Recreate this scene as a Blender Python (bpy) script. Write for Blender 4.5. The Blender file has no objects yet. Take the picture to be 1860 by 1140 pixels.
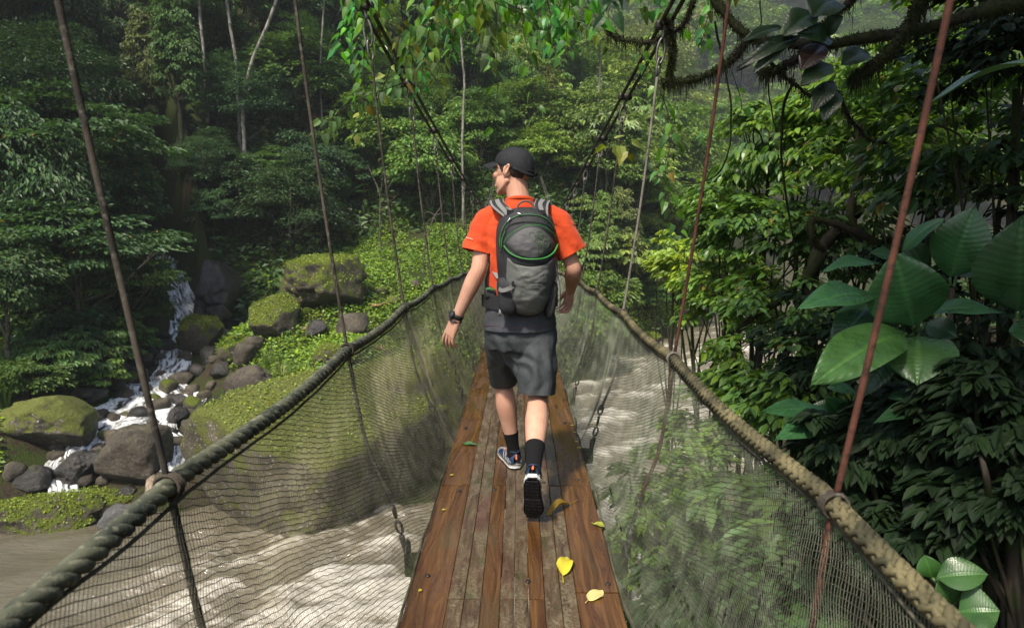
import bpy, bmesh, math, random
import numpy as np
from mathutils import Vector, Matrix, Euler, noise as mnoise

S = bpy.context.scene
C = S.collection
R = math.radians
PI = math.pi

# ------------------------------------------------------------------ camera
F_PX = 1240.0                       # focal length in photograph pixels (1860 wide)
CAM = np.array([0.015, 0.0, 1.45])
PITCH, YAW = R(7.94), R(0.65)
cam_d = bpy.data.cameras.new('camera')
cam = bpy.data.objects.new('camera', cam_d); C.objects.link(cam)
cam.location = CAM
cam.rotation_euler = (PI / 2 - PITCH, 0, YAW)
cam_d.sensor_width = 36.0
cam_d.lens = 36.0 * F_PX / 1860.0
cam_d.clip_start = 0.02
cam_d.clip_end = 2000
cam_d.dof.use_dof = True
cam_d.dof.focus_distance = 3.55
cam_d.dof.aperture_fstop = 5.0
S.camera = cam

# ------------------------------------------------------------------ light
SUN_EL, SUN_AZ = R(55), R(-153)      # azimuth measured from +y (ahead), negative = left
w = bpy.data.worlds.new('World'); S.world = w; w.use_nodes = True
nt = w.node_tree; nt.nodes.clear()
sky = nt.nodes.new('ShaderNodeTexSky'); sky.sky_type = 'NISHITA'; sky.sun_disc = False
sky.sun_elevation = SUN_EL; sky.sun_rotation = SUN_AZ
sky.air_density = 1.0; sky.dust_density = 3.0; sky.ozone_density = 1.0
bg = nt.nodes.new('ShaderNodeBackground'); bg.inputs['Strength'].default_value = 0.15
wo = nt.nodes.new('ShaderNodeOutputWorld')
nt.links.new(sky.outputs[0], bg.inputs[0]); nt.links.new(bg.outputs[0], wo.inputs[0])
sl = bpy.data.lights.new('sun', 'SUN'); sun = bpy.data.objects.new('sun', sl); C.objects.link(sun)
sl.energy = 4.0; sl.angle = R(5); sl.color = (1.0, 0.93, 0.80)
sd = Vector((math.sin(SUN_AZ) * math.cos(SUN_EL), math.cos(SUN_AZ) * math.cos(SUN_EL), math.sin(SUN_EL)))
sun.rotation_euler = sd.to_track_quat('Z', 'Y').to_euler()
S.view_settings.view_transform = 'Standard'
S.view_settings.look = 'None'
S.view_settings.exposure = 0.55
S.view_settings.gamma = 1.0
cy = S.cycles
cy.max_bounces = 6; cy.diffuse_bounces = 3; cy.glossy_bounces = 2; cy.transmission_bounces = 4
cy.transparent_max_bounces = 8; cy.volume_bounces = 0
cy.caustics_reflective = False; cy.caustics_refractive = False
cy.sample_clamp_indirect = 4.0

# ------------------------------------------------------------------ measuring helpers
_Rm = np.array(Euler((PI / 2 - PITCH, 0, YAW)).to_matrix())
def ray(px, py):
    return _Rm @ np.array([(px - 930.0) / F_PX, -(py - 570.0) / F_PX, -1.0])
def at(px, py, Y):
    r = ray(px, py); return CAM + r * (Y - CAM[1]) / r[1]
def atz(px, py, Z):
    r = ray(px, py); return CAM + r * (Z - CAM[2]) / r[2]
def proj(P):
    q = (np.asarray(P, float) - CAM) @ _Rm
    return np.stack([930 + F_PX * q[..., 0] / -q[..., 2], 570 - F_PX * q[..., 1] / -q[..., 2], -q[..., 2]], -1)

# ------------------------------------------------------------------ mesh helpers
class Geo:
    def __init__(s): s.V = []; s.F = []; s.M = []; s.n = 0
    def add(s, v, f, mi=0):
        v = np.asarray(v, float).reshape(-1, 3); f = np.asarray(f, int)
        if len(f) == 0: return s
        s.V.append(v); s.F.append(f + s.n); s.M.append(np.full(len(f), mi)); s.n += len(v); return s
    def build(s, name, mats, parent=None, smooth=True, loc=None):
        V = np.concatenate(s.V)
        o0 = np.zeros(3)
        if parent is not None:
            p = parent
            while p is not None: o0 = o0 + np.array(p.location); p = p.parent
        if loc is not None: o0 = np.asarray(loc, float)
        V = V - o0
        me = bpy.data.meshes.new(name)
        me.vertices.add(len(V)); me.vertices.foreach_set('co', V.astype(np.float32).ravel())
        idx = np.concatenate([f.ravel() for f in s.F])
        tot = np.concatenate([np.full(len(f), f.shape[1]) for f in s.F])
        st = np.concatenate([[0], np.cumsum(tot)[:-1]])
        me.loops.add(len(idx)); me.loops.foreach_set('vertex_index', idx.astype(np.int32))
        me.polygons.add(len(tot)); me.polygons.foreach_set('loop_start', st.astype(np.int32))
        me.polygons.foreach_set('material_index', np.concatenate(s.M).astype(np.int32))
        me.polygons.foreach_set('use_smooth', np.full(len(tot), smooth))
        me.update(calc_edges=True); me.validate()
        for m in (mats if isinstance(mats, (list, tuple)) else [mats]): me.materials.append(m)
        o = bpy.data.objects.new(name, me); C.objects.link(o)
        if parent is not None: o.parent = parent
        elif loc is not None: o.location = loc
        return o

def empty(name, loc, rz=0.0):
    o = bpy.data.objects.new(name, None); C.objects.link(o)
    o.location = [float(q) for q in loc]; o.rotation_euler = (0, 0, rz); o.empty_display_size = .1
    return o
def tag(o, label=None, cat=None, group=None, kind=None):
    if label: o['label'] = label
    if cat: o['category'] = cat
    if group: o['group'] = group
    if kind: o['kind'] = kind
    return o

def nrmz(a):
    a = np.asarray(a, float); return a / np.maximum(np.linalg.norm(a, axis=-1, keepdims=True), 1e-9)

def spline(P, n):
    """Catmull-Rom through the rows of P (any width), n samples."""
    P = np.asarray(P, float)
    if P.ndim == 1: P = P[:, None]
    Q = np.vstack([2 * P[0] - P[1], P, 2 * P[-1] - P[-2]])
    t = np.linspace(0, len(P) - 1, n); i = np.minimum(t.astype(int), len(P) - 2); u = (t - i)[:, None]
    a, b, c, d = Q[i], Q[i + 1], Q[i + 2], Q[i + 3]
    return .5 * ((2 * b) + (c - a) * u + (2 * a - 5 * b + 4 * c - d) * u * u + (3 * b - a - 3 * c + d) * u ** 3)

def frames(P, up=None):
    P = np.asarray(P, float); T = nrmz(np.gradient(P, axis=0))
    if up is None: up = np.array([0, 0, 1.0]) if abs(T[0, 2]) < .9 else np.array([1.0, 0, 0])
    A = np.zeros_like(P); n = up - T[0] * np.dot(up, T[0]); A[0] = n / np.linalg.norm(n)
    for i in range(1, len(P)):
        n = A[i - 1] - T[i] * np.dot(A[i - 1], T[i]); A[i] = n / max(np.linalg.norm(n), 1e-9)
    B = np.cross(T, A); return T, A, B

def tube(P, r, k=8, cap=True, up=None, ra=None):
    """tube along P; r radius (scalar or per point); ra second radius along frame A."""
    P = np.asarray(P, float); N = len(P); r = np.broadcast_to(np.asarray(r, float), (N,))
    ra_ = r if ra is None else np.broadcast_to(np.asarray(ra, float), (N,))
    T, A, B = frames(P, up)
    th = np.arange(k) * 2 * PI / k
    V = P[:, None] + A[:, None] * (np.cos(th)[None, :, None] * ra_[:, None, None]) + B[:, None] * (np.sin(th)[None, :, None] * r[:, None, None])
    V = V.reshape(-1, 3)
    i = np.arange(N - 1)[:, None] * k; j = np.arange(k)[None]; j2 = (j + 1) % k
    F = np.stack([i + j, i + j2, i + k + j2, i + k + j], -1).reshape(-1, 4)
    if cap:
        V = np.vstack([V, P[0], P[-1]]); c0, c1 = N * k, N * k + 1
        j = np.arange(k); j2 = (j + 1) % k
        f0 = np.stack([np.full(k, c0), j2, j, j], -1); f1 = np.stack([np.full(k, c1), (N - 1) * k + j, (N - 1) * k + j2, (N - 1) * k + j2], -1)
        return V, F, np.vstack([f0[:, :3], f1[:, :3]])
    return V, F, np.zeros((0, 3), int)
def add_tube(g, P, r, k=8, mi=0, **kw):
    V, F, T = tube(P, r, k, **kw); n0 = g.n
    g.add(V, F, mi)
    if len(T): g.F.append(T + n0); g.M.append(np.full(len(T), mi))
    return g

def tubes(P, r, k=3):
    """(M,N,3) polylines of the same length -> verts, quads (no caps)."""
    M, N, _ = P.shape; T = nrmz(np.gradient(P, axis=1))
    up = np.where(np.abs(T[..., 2:3]) < .8, np.array([0, 0, 1.0]), np.array([1.0, 0, 0]))
    A = nrmz(np.cross(T, up)); B = np.cross(T, A)
    th = np.arange(k) * 2 * PI / k; r = np.broadcast_to(np.asarray(r, float), (M, N))
    V = P[:, :, None] + (A[:, :, None] * np.cos(th)[None, None, :, None] + B[:, :, None] * np.sin(th)[None, None, :, None]) * r[:, :, None, None]
    m = (np.arange(M) * N * k)[:, None, None]; i = (np.arange(N - 1) * k)[None, :, None]; j = np.arange(k)[None, None]; j2 = (j + 1) % k
    F = np.stack([m + i + j, m + i + j2, m + i + k + j2, m + i + k + j], -1).reshape(-1, 4)
    return V.reshape(-1, 3), F

def box(c, s, rot=None):
    c = np.asarray(c, float); s = np.asarray(s, float) / 2
    V = np.array([[x, y, z] for x in (-1, 1) for y in (-1, 1) for z in (-1, 1)], float) * s
    if rot is not None: V = V @ np.asarray(rot).T
    return V + c, np.array([[0, 1, 3, 2], [4, 6, 7, 5], [0, 4, 5, 1], [2, 3, 7, 6], [0, 2, 6, 4], [1, 5, 7, 3]])

def bevel_box(c, s, b=.004, rot=None):
    """box with chamfered edges along its length (y) and ends"""
    sx, sy, sz = [q / 2 for q in s]
    ring = np.array([[-sx + b, -sz], [sx - b, -sz], [sx, -sz + b], [sx, sz - b], [sx - b, sz], [-sx + b, sz], [-sx, sz - b], [-sx, -sz + b]])
    V = []
    for y, k in ((-sy, b), (-sy + b, 0), (sy - b, 0), (sy, b)):
        q = ring.copy(); q[:, 0] -= np.sign(q[:, 0]) * k; q[:, 1] -= np.sign(q[:, 1]) * k
        V += [[a, y, z] for a, z in q]
    V = np.array(V)
    F = [[i * 8 + j, i * 8 + (j + 1) % 8, i * 8 + 8 + (j + 1) % 8, i * 8 + 8 + j] for i in range(3) for j in range(8)]
    if rot is not None: V = V @ np.asarray(rot).T
    return V + np.asarray(c, float), np.array(F), np.array([[7, 6, 5, 4, 3, 2, 1, 0], [24, 25, 26, 27, 28, 29, 30, 31]])

def grid_faces(a, b, wrap_b=False):
    i = np.arange(a - 1)[:, None]; j = np.arange(b if wrap_b else b - 1)[None]; j2 = (j + 1) % b
    return np.stack([i * b + j, i * b + j2, (i + 1) * b + j2, (i + 1) * b + j], -1).reshape(-1, 4)

def loft(rings, k=28, cap=True):
    """rings: list of dict(c, ax, ay, rx, ry, p) - closed superellipse rings"""
    V = []; th = np.arange(k) * 2 * PI / k
    for q in rings:
        p = q.get('p', 2.0); ct, st = np.cos(th), np.sin(th)
        X = np.sign(ct) * np.abs(ct) ** (2 / p) * q['rx']; Y = np.sign(st) * np.abs(st) ** (2 / p) * q['ry']
        V.append(np.asarray(q['c'])[None] + X[:, None] * np.asarray(q['ax'])[None] + Y[:, None] * np.asarray(q['ay'])[None])
    N = len(V); c0, c1 = V[0].mean(0), V[-1].mean(0); V = np.vstack(V + [c0[None], c1[None]])
    F = grid_faces(N, k, True); j = np.arange(k); j2 = (j + 1) % k
    T = np.vstack([np.stack([np.full(k, N * k), j2, j], -1), np.stack([np.full(k, N * k + 1), (N - 1) * k + j, (N - 1) * k + j2], -1)]) if cap else np.zeros((0, 3), int)
    return V, F, T
def add_loft(g, rings, k=28, cap=True, mi=0):
    V, F, T = loft(rings, k, cap); n0 = g.n; g.add(V, F, mi)
    if len(T): g.F.append(T + n0); g.M.append(np.full(len(T), mi))

def ellipsoid(c, r, rot=None, nu=16, nv=24):
    u = np.linspace(0, PI, nu); v = np.arange(nv) * 2 * PI / nv
    V = np.stack([np.sin(u)[:, None] * np.cos(v), np.sin(u)[:, None] * np.sin(v), np.repeat(np.cos(u)[:, None], nv, 1)], -1).reshape(-1, 3) * np.asarray(r)
    if rot is not None: V = V @ np.asarray(rot).T
    return V + np.asarray(c), grid_faces(nu, nv, True)[:, ::-1]

# vectorised value noise (numpy), smooth, several octaves
def _hash(ix, iy, iz, seed):
    n = (ix * 374761393 + iy * 668265263 + iz * 2147483647 + seed * 974634777) & 0xFFFFFFFF
    n = ((n ^ (n >> 13)) * 1274126177) & 0xFFFFFFFF
    return ((n ^ (n >> 16)) & 0xFFFF) / 32767.5 - 1.0
def vnoise(P, seed=0, octv=3, gain=.5):
    P = np.asarray(P, float); out = np.zeros(P.shape[:-1]); a = 1.0; tot = 0
    for o in range(octv):
        i = np.floor(P).astype(np.int64); f = P - i; f = f * f * f * (f * (f * 6 - 15) + 10)
        s = 0
        for dx in (0, 1):
            for dy in (0, 1):
                for dz in (0, 1):
                    wgt = (f[..., 0] if dx else 1 - f[..., 0]) * (f[..., 1] if dy else 1 - f[..., 1]) * (f[..., 2] if dz else 1 - f[..., 2])
                    s = s + wgt * _hash(i[..., 0] + dx, i[..., 1] + dy, i[..., 2] + dz, seed + o)
        out = out + a * s; tot += a; a *= gain; P = P * 2.03 + 17.7
    return out / tot

# ------------------------------------------------------------------ material helpers
class M:
    def __init__(s, name):
        s.m = bpy.data.materials.new(name); s.m.use_nodes = True; s.t = s.m.node_tree; s.t.nodes.clear()
        s.out = s.t.nodes.new('ShaderNodeOutputMaterial')
    def n(s, typ, ins=None, **kw):
        x = s.t.nodes.new('ShaderNode' + typ)
        for k, v in kw.items(): setattr(x, k, v)
        for k, v in (ins or {}).items(): s.set(x.inputs[k], v)
        return x
    def set(s, sock, v):
        if hasattr(v, 'is_output') or isinstance(v, bpy.types.NodeSocket): s.t.links.new(v, sock)
        elif isinstance(v, (tuple, list)) and len(v) == 3 and sock.type == 'RGBA': sock.default_value = (*v, 1)
        else: sock.default_value = v
    def noise(s, vec, scale, detail=4, rough=.55, dist=0.0, out=0):
        return s.n('TexNoise', {'Vector': vec, 'Scale': scale, 'Detail': detail, 'Roughness': rough, 'Distortion': dist}).outputs[out]
    def ramp(s, fac, stops, interp='LINEAR'):
        r = s.n('ValToRGB', {'Fac': fac}); e = r.color_ramp.elements; r.color_ramp.interpolation = interp
        while len(e) < len(stops): e.new(.5)
        for q, (p, c) in zip(e, stops):
            q.position = p; q.color = (*c, 1) if len(c) == 3 else c
        return r.outputs[0]
    def rng(s, v, a, b, c=0.0, d=1.0, smooth=True):
        return s.n('MapRange', {'Value': v, 'From Min': a, 'From Max': b, 'To Min': c, 'To Max': d}, interpolation_type='SMOOTHSTEP' if smooth else 'LINEAR').outputs[0]
    def mix(s, f, a, b, mode='MIX'):
        x = s.n('MixRGB', blend_type=mode); s.set(x.inputs[0], f); s.set(x.inputs[1], a); s.set(x.inputs[2], b); return x.outputs[0]
    def math(s, op, a, b=0.0, clamp=False):
        x = s.n('Math', operation=op, use_clamp=clamp); s.set(x.inputs[0], a); s.set(x.inputs[1], b); return x.outputs[0]
    def mapv(s, vec, scale=(1, 1, 1), loc=(0, 0, 0), rot=(0, 0, 0)):
        x = s.n('Mapping', {'Vector': vec}); x.inputs['Scale'].default_value = scale; x.inputs['Rotation'].default_value = rot
        s.set(x.inputs['Location'], loc); return x.outputs[0]
    def bump(s, h, strength=.3, dist=.01, normal=None):
        d = {'Height': h, 'Strength': strength, 'Distance': dist}
        if normal is not None: d['Normal'] = normal
        return s.n('Bump', d).outputs[0]
    def obj(s): return s.n('TexCoord').outputs['Object']
    def gen(s): return s.n('TexCoord').outputs['Generated']
    def pos(s): return s.n('NewGeometry').outputs['Position']
    def nz(s):
        return s.n('SeparateXYZ', {0: s.n('NewGeometry').outputs['Normal']}).outputs[2]
    def done(s, sh): s.t.links.new(sh, s.out.inputs[0]); return s.m
    def bsdf(s, col, rough=.6, spec=.5, bump=None, metal=0.0, **ex):
        d = {'Base Color': col, 'Roughness': rough, 'Specular IOR Level': spec, 'Metallic': metal}
        d.update(ex)
        if bump is not None: d['Normal'] = bump
        return s.n('BsdfPrincipled', d).outputs[0]

def plain(name, col, rough=.6, spec=.4, var=.15, scale=40, bump=.0, metal=0.0, **ex):
    m = M(name); v = m.obj(); nz = m.noise(v, scale, 4)
    f = m.rng(nz, .3, .7, 1 - var, 1 + var)
    c = m.mix(1.0, (*col, 1), f, 'MULTIPLY')
    b = m.bump(m.noise(v, scale * 3, 3), bump, .004) if bump else None
    return m.done(m.bsdf(c, rough, spec, b, metal, **ex))

def leaf_mat(name, rough=.42, trans=.35, spec=.35, vary=1.0, yellow=.02, veins=False):
    m = M(name); g = m.n('NewGeometry'); rnd = g.outputs['Random Per Island']
    oi = m.n('ObjectInfo'); col = oi.outputs['Color']
    hsv = m.n('HueSaturation', {'Color': col, 'Hue': m.rng(rnd, 0, 1, .5 - .025 * vary, .5 + .02 * vary, False),
              'Saturation': m.rng(rnd, 0, 1, 1.1, .85, False),
              'Value': m.rng(m.math('FRACT', m.math('MULTIPLY', rnd, 7.31)), 0, 1, 1 - .45 * vary, 1 + .5 * vary, False)}).outputs[0]
    pick = m.math('GREATER_THAN', m.math('FRACT', m.math('MULTIPLY', rnd, 31.7)), 1 - yellow)
    c = m.mix(pick, hsv, (.22, .16, .03))
    p = m.bsdf(c, rough, spec)
    tcol = m.mix(1.0, c, (1.25, 1.35, .55), 'MULTIPLY')
    tr = m.n('BsdfTranslucent', {'Color': tcol}).outputs[0]
    mx = m.n('MixShader', {0: trans}); m.t.links.new(p, mx.inputs[1]); m.t.links.new(tr, mx.inputs[2])
    return m.done(mx.outputs[0])

def bark_mat(name, c0, c1, scale=8, moss=None, mossamt=.5):
    m = M(name); v = m.obj(); n1 = m.noise(m.mapv(v, (1, 1, .25)), scale, 5, .65); n2 = m.noise(v, scale * .4, 3)
    c = m.mix(m.rng(n1, .35, .65), c0, c1)
    if moss is not None:
        c = m.mix(m.rng(n2, .62 - .3 * mossamt, .72 - .3 * mossamt), c, moss)
    return m.done(m.bsdf(c, .85, .2, m.bump(n1, .6, .02)))
# ================================================================== MATERIALS OF THE LAND
def rock_mat(name, c0, c1, moss=.5, lichen=.3, rough=.8, mossc=((.030, .045, .006), (.125, .150, .018)), spec=.3):
    m = M(name); v = m.pos(); n1 = m.noise(v, 1.3, 6, .6); n2 = m.noise(v, 9, 5, .65); n3 = m.noise(v, 34, 3, .6)
    c = m.mix(m.rng(n1, .35, .65), c0, c1)
    c = m.mix(m.rng(n2, .35, .7, .0, .55), c, [q * .45 for q in c0])
    vor = m.n('TexVoronoi', {'Vector': v, 'Scale': 10.0, 'Randomness': 1.0}).outputs['Distance']
    sp = m.math('MULTIPLY', m.rng(vor, .14, .34, 1, 0), m.rng(m.noise(v, 2.2, 3), .42, .60))
    c = m.mix(m.math('MULTIPLY', sp, lichen), c, (.42, .40, .34))
    n4 = m.noise(v, 3.2, 5, .65)
    mo = m.math('ADD', m.math('MULTIPLY', m.nz(), .34), m.math('ADD', m.math('MULTIPLY', n4, 1.3), m.math('MULTIPLY', n2, .55)))
    mask = m.rng(mo, 1.52 - moss * .7, 1.66 - moss * .7)
    mc = m.ramp(n3, [(.3, mossc[0]), (.7, mossc[1])])
    c = m.mix(mask, c, mc)
    h = m.math('ADD', m.math('MULTIPLY', n2, .7), m.math('MULTIPLY', n3, .35))
    return m.done(m.bsdf(c, m.mix(mask, (rough,) * 3, (.95,) * 3), spec, m.bump(h, .9, .10)))
rock_mossy = rock_mat('mossy rock', (.045, .038, .028), (.10, .085, .062), .80, .25)
rock_plain = rock_mat('river rock', (.050, .042, .032), (.115, .096, .07), .30, .15)
rock_lichen = rock_mat('lichen rock', (.060, .052, .037), (.16, .138, .10), .95, 1.0, mossc=((.045, .055, .014), (.16, .175, .035)))
rock_wet = rock_mat('wet rock', (.022, .020, .017), (.055, .047, .038), .22, .05, rough=.32, spec=.5)
rock_grey = rock_mat('grey rock', (.07, .07, .07), (.13, .13, .125), .2, .1)

def ground_mat():
    m = M('ground'); v = m.pos(); n1 = m.noise(v, .35, 5, .6); n2 = m.noise(v, 5, 5, .65); n3 = m.noise(v, 26, 3)
    soil = m.ramp(n2, [(.3, (.025, .018, .011)), (.7, (.075, .055, .034))])
    green = m.ramp(n3, [(.3, (.014, .024, .005)), (.75, (.055, .08, .012))])
    c = m.mix(m.rng(m.math('ADD', m.math('MULTIPLY', n1, .7), m.math('MULTIPLY', n2, .4)), .44, .58), soil, green)
    return m.done(m.bsdf(c, .95, .2, m.bump(m.math('ADD', n2, n3), .9, .08)))
ground_m = ground_mat()

# ================================================================== TERRAIN
WATER = -6.5
FAR = np.array([(-70, 6), (-34, 12), (-16, 17.2), (-9.2, 17.6), (-3.3, 21.5), (2, 31), (6.3, 40), (12, 48.6), (24, 78), (44, 122), (90, 230)], float)
NEAR = np.array([(-70, -6), (-20, 0), (-6, 6), (2.5, 13), (8, 22), (14, 34), (22, 47), (38, 76), (60, 120), (110, 220)], float)
def pdist(P, L):
    """signed distance of points (N,2) to polyline (left side positive) and x of the nearest point"""
    best = np.full(len(P), 1e9); sg = np.ones(len(P)); xb = np.zeros(len(P)); yb = np.zeros(len(P))
    for a, b in zip(L[:-1], L[1:]):
        d = b - a; t = np.clip(((P - a) @ d) / (d @ d), 0, 1); q = a + t[:, None] * d; r = P - q
        dd = np.hypot(r[:, 0], r[:, 1]); cr = d[0] * r[:, 1] - d[1] * r[:, 0]
        u = dd < best - 1e-9; best = np.where(u, dd, best); sg = np.where(u, np.sign(cr), sg)
        xb = np.where(u, q[:, 0], xb); yb = np.where(u, q[:, 1], yb)
    return best * sg, xb, yb
def sstep(x, a, b):
    t = np.clip((x - a) / (b - a), 0, 1); return t * t * (3 - 2 * t)
STREAM = np.array([at(235, 425, 46), at(262, 455, 41), at(297, 487, 36), at(318, 530, 34), at(345, 582, 32), at(330, 622, 29.2), at(300, 682, 25.7), at(238, 745, 22.8), at(165, 790, 20.8), at(112, 850, 19.0), at(120, 935, 17.9), at(150, 985, 16.4)])
STREAM2 = np.array([at(300, 682, 25.7), at(345, 735, 23.6), at(300, 770, 21.9), at(318, 812, 20.4), at(300, 870, 18.6)])
def base_height(x, y):
    P = np.stack([x.ravel(), y.ravel()], 1)
    sf, xf, yf = pdist(P, FAR); sn, xn, yn = pdist(P, NEAR); sn = -sn
    m = np.interp(sf, [-12, 0, 1.0, 3, 6, 9, 12, 15, 18, 26, 40, 80, 170], [-8, -6.6, -5.2, -4.0, -3.2, -2.4, -1.2, .3, 3, 11, 22, 52, 105])
    l = np.interp(sf, [-12, 0, 2, 4, 7, 12, 20, 40, 80, 170], [-8, -6.6, -5.2, -4.2, -1.5, 3.2, 10, 26, 56, 110])
    r = np.interp(sf, [-12, 0, .8, 2.5, 6, 12, 25, 60, 170], [-8, -6.6, -5, -1, 3, 8, 17, 42, 110])
    wl = sstep(-xf, 11.5, 16); wr = sstep(xf, 2.5, 8)
    zf = m * (1 - wl) * (1 - wr) + l * wl + r * wr * (1 - wl)
    zn = np.interp(sn, [-12, 0, 2, 5, 8, 14, 30, 90], [-8, -6.6, -5.6, -4.4, -3.4, -2.3, .5, 40])
    px, py = P[:, 0], P[:, 1]
    zn = zn + sstep(px, 1.6, 8.5) * 5.4 * (1 - sstep(py, 9, 24)) * sstep(sn, .5, 6)
    mid = sf > -sn * 1.0
    z = np.where(sf + 0 > 0, zf, np.where(sn > 0, zn, -7.6))
    z = np.where((sf <= 0) & (sn <= 0), np.maximum(np.maximum(zf, zn), -8), z)
    z = np.maximum(z, np.interp(py, [100, 150, 210, 330], [-20, -6, 30, 125]) + .12 * np.abs(px - 50))
    n = vnoise(np.stack([px * .16, py * .16, 0 * px], 1), 3, 4)
    amp = np.clip(np.maximum(sf, sn) * .12, .12, 2.2)
    return (z + n * amp).reshape(x.shape)
CTRL = [(650, 470, 36), (560, 440, 39.5), (700, 395, 42), (640, 600, 27), (720, 520, 31), (500, 690, 22.6), (610, 690, 21.5), (430, 470, 37), (480, 600, 26.7),
        (800, 460, 37), (430, 640, 25.4), (380, 560, 32), (100, 770, 19.8), (40, 880, 17.8), (60, 690, 21.8), (200, 640, 26), (560, 530, 30.5), (400, 740, 23), (220, 850, 19.2), (360, 850, 19.2), (500, 760, 21)]
_cp = np.array([at(*c) for c in CTRL])
_cb = base_height(_cp[:, 0], _cp[:, 1])
_K = np.exp(-((_cp[:, None, :2] - _cp[None, :, :2]) ** 2).sum(-1) / (2 * 3.0 ** 2))
_W = np.linalg.solve(_K + .08 * np.eye(len(_cp)), _cp[:, 2] - _cb)
def height(x, y):
    x = np.asarray(x, float); y = np.asarray(y, float); shp = np.broadcast(x, y).shape
    x = np.broadcast_to(x, shp).ravel(); y = np.broadcast_to(y, shp).ravel()
    z = base_height(x, y)
    for c, w_ in zip(_cp, _W): z = z + w_ * np.exp(-((x - c[0]) ** 2 + (y - c[1]) ** 2) / 18.0)
    for L, wd in ((STREAM, 1.5), (STREAM2, .9)):
        bd = np.full(len(x), 1e9); bz = np.zeros(len(x))
        for a, b in zip(L[:-1], L[1:]):
            d = b - a; t = np.clip(((x - a[0]) * d[0] + (y - a[1]) * d[1]) / (d[0] ** 2 + d[1] ** 2), 0, 1)
            dd = np.hypot(x - a[0] - t * d[0], y - a[1] - t * d[1]); u = dd < bd
            bd = np.where(u, dd, bd); bz = np.where(u, a[2] + t * d[2], bz)
        k = np.exp(-(bd / wd) ** 2); z = z * (1 - k) + (bz - .18) * k
    return z.reshape(shp)
def ground_hit(px, py, y0=4.0, y1=300.0):
    r = ray(px, py); r = r / r[1]; t = np.arange(y0, y1, .05)
    P = CAM + r[None] * t[:, None]; hz = height(P[:, 0], P[:, 1])
    i = np.argmax(P[:, 2] < hz)
    return P[i] if P[i, 2] < hz[i] else P[-1]
def stand(x, y): return np.array([x, y, float(height(np.array([x]), np.array([y]))[0])])

xs = np.concatenate([np.arange(-110, -32, 2.5), np.arange(-32, 18, .4), np.arange(18, 60, 1.5), np.arange(60, 190, 5)])
ys = np.concatenate([np.arange(-25, -6, 1.5), np.arange(-6, 52, .4), np.arange(52, 120, 1.5), np.arange(120, 330, 6)])
X, Y = np.meshgrid(xs, ys); Z = height(X, Y)
Z = Z + .10 * vnoise(np.stack([X * .9, Y * .9, X * 0], -1), 8, 3) * (Z > WATER - .5)
g = Geo(); g.add(np.stack([X, Y, Z], -1), grid_faces(len(ys), len(xs)))
tag(g.build('ground', ground_m), kind='structure')

# ------------------------------------------------------------------ river
def river_mat():
    m = M('muddy river water'); v = m.pos()
    fl = m.mapv(v, (.5, 1.9, 1), rot=(0, 0, -.75))
    n1 = m.noise(fl, .9, 6, .62, .6); n2 = m.noise(fl, 4.2, 5, .65, .4); n3 = m.noise(v, 16, 4, .6)
    a = m.n('Attribute', attribute_name='rapid').outputs['Fac']
    f = m.math('ADD', m.math('MULTIPLY', n1, .75), m.math('MULTIPLY', n2, .45))
    thr = m.math('SUBTRACT', .88, m.math('MULTIPLY', a, .42))
    foam = m.math('MULTIPLY', m.math('MULTIPLY', m.math('SUBTRACT', f, thr), 4.5), 1.0, True)
    foam = m.math('MULTIPLY', m.math('MAXIMUM', foam, 0.0), m.rng(n3, .25, .6, .65, 1))
    col = m.ramp(n1, [(.3, (.088, .078, .052)), (.7, (.125, .11, .076))])
    col = m.mix(a, col, m.mix(.5, col, (.30, .255, .17)))
    c = m.mix(foam, col, (.70, .655, .55))
    h = m.math('ADD', m.math('MULTIPLY', n2, .5), m.math('MULTIPLY', n3, m.math('MULTIPLY', a, .22)))
    return m.done(m.bsdf(c, m.mix(foam, (.05,) * 3, (.55,) * 3), .7, m.bump(h, .7, .16)))
river_m = river_mat()
xs = np.concatenate([np.arange(-70, -16, 2.5), np.arange(-16, 16, .16), np.arange(16, 70, 3)])
ys = np.concatenate([np.arange(-8, 10, 1.0), np.arange(10, 42, .16), np.arange(42, 140, 2.5)])
X, Y = np.meshgrid(xs, ys)
rap = sstep(X, -11, -6.5) * (1 - sstep(Y, 44, 60))
sfw, _, _ = pdist(np.stack([X.ravel(), Y.ravel()], 1), FAR); sfw = sfw.reshape(X.shape)
rot = np.stack([X * .77 + Y * .64, -X * .64 + Y * .77], -1)
wav = vnoise(np.stack([rot[..., 0] * .35, rot[..., 1] * 1.1, X * 0], -1), 5, 4) * .42 + vnoise(np.stack([rot[..., 0] * 1.5, rot[..., 1] * 3.2, X * 0], -1), 6, 3) * .16
Z = WATER + wav * (.24 + .76 * rap)
g = Geo(); g.add(np.stack([X, Y, Z], -1), grid_faces(len(ys), len(xs)))
o = tag(g.build('river', river_m), kind='structure')
at_ = o.data.attributes.new('rapid', 'FLOAT', 'POINT'); at_.data.foreach_set('value', (rap * (.55 + .45 * sstep(wav, -.05, .22))).astype(np.float32).ravel())

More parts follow.
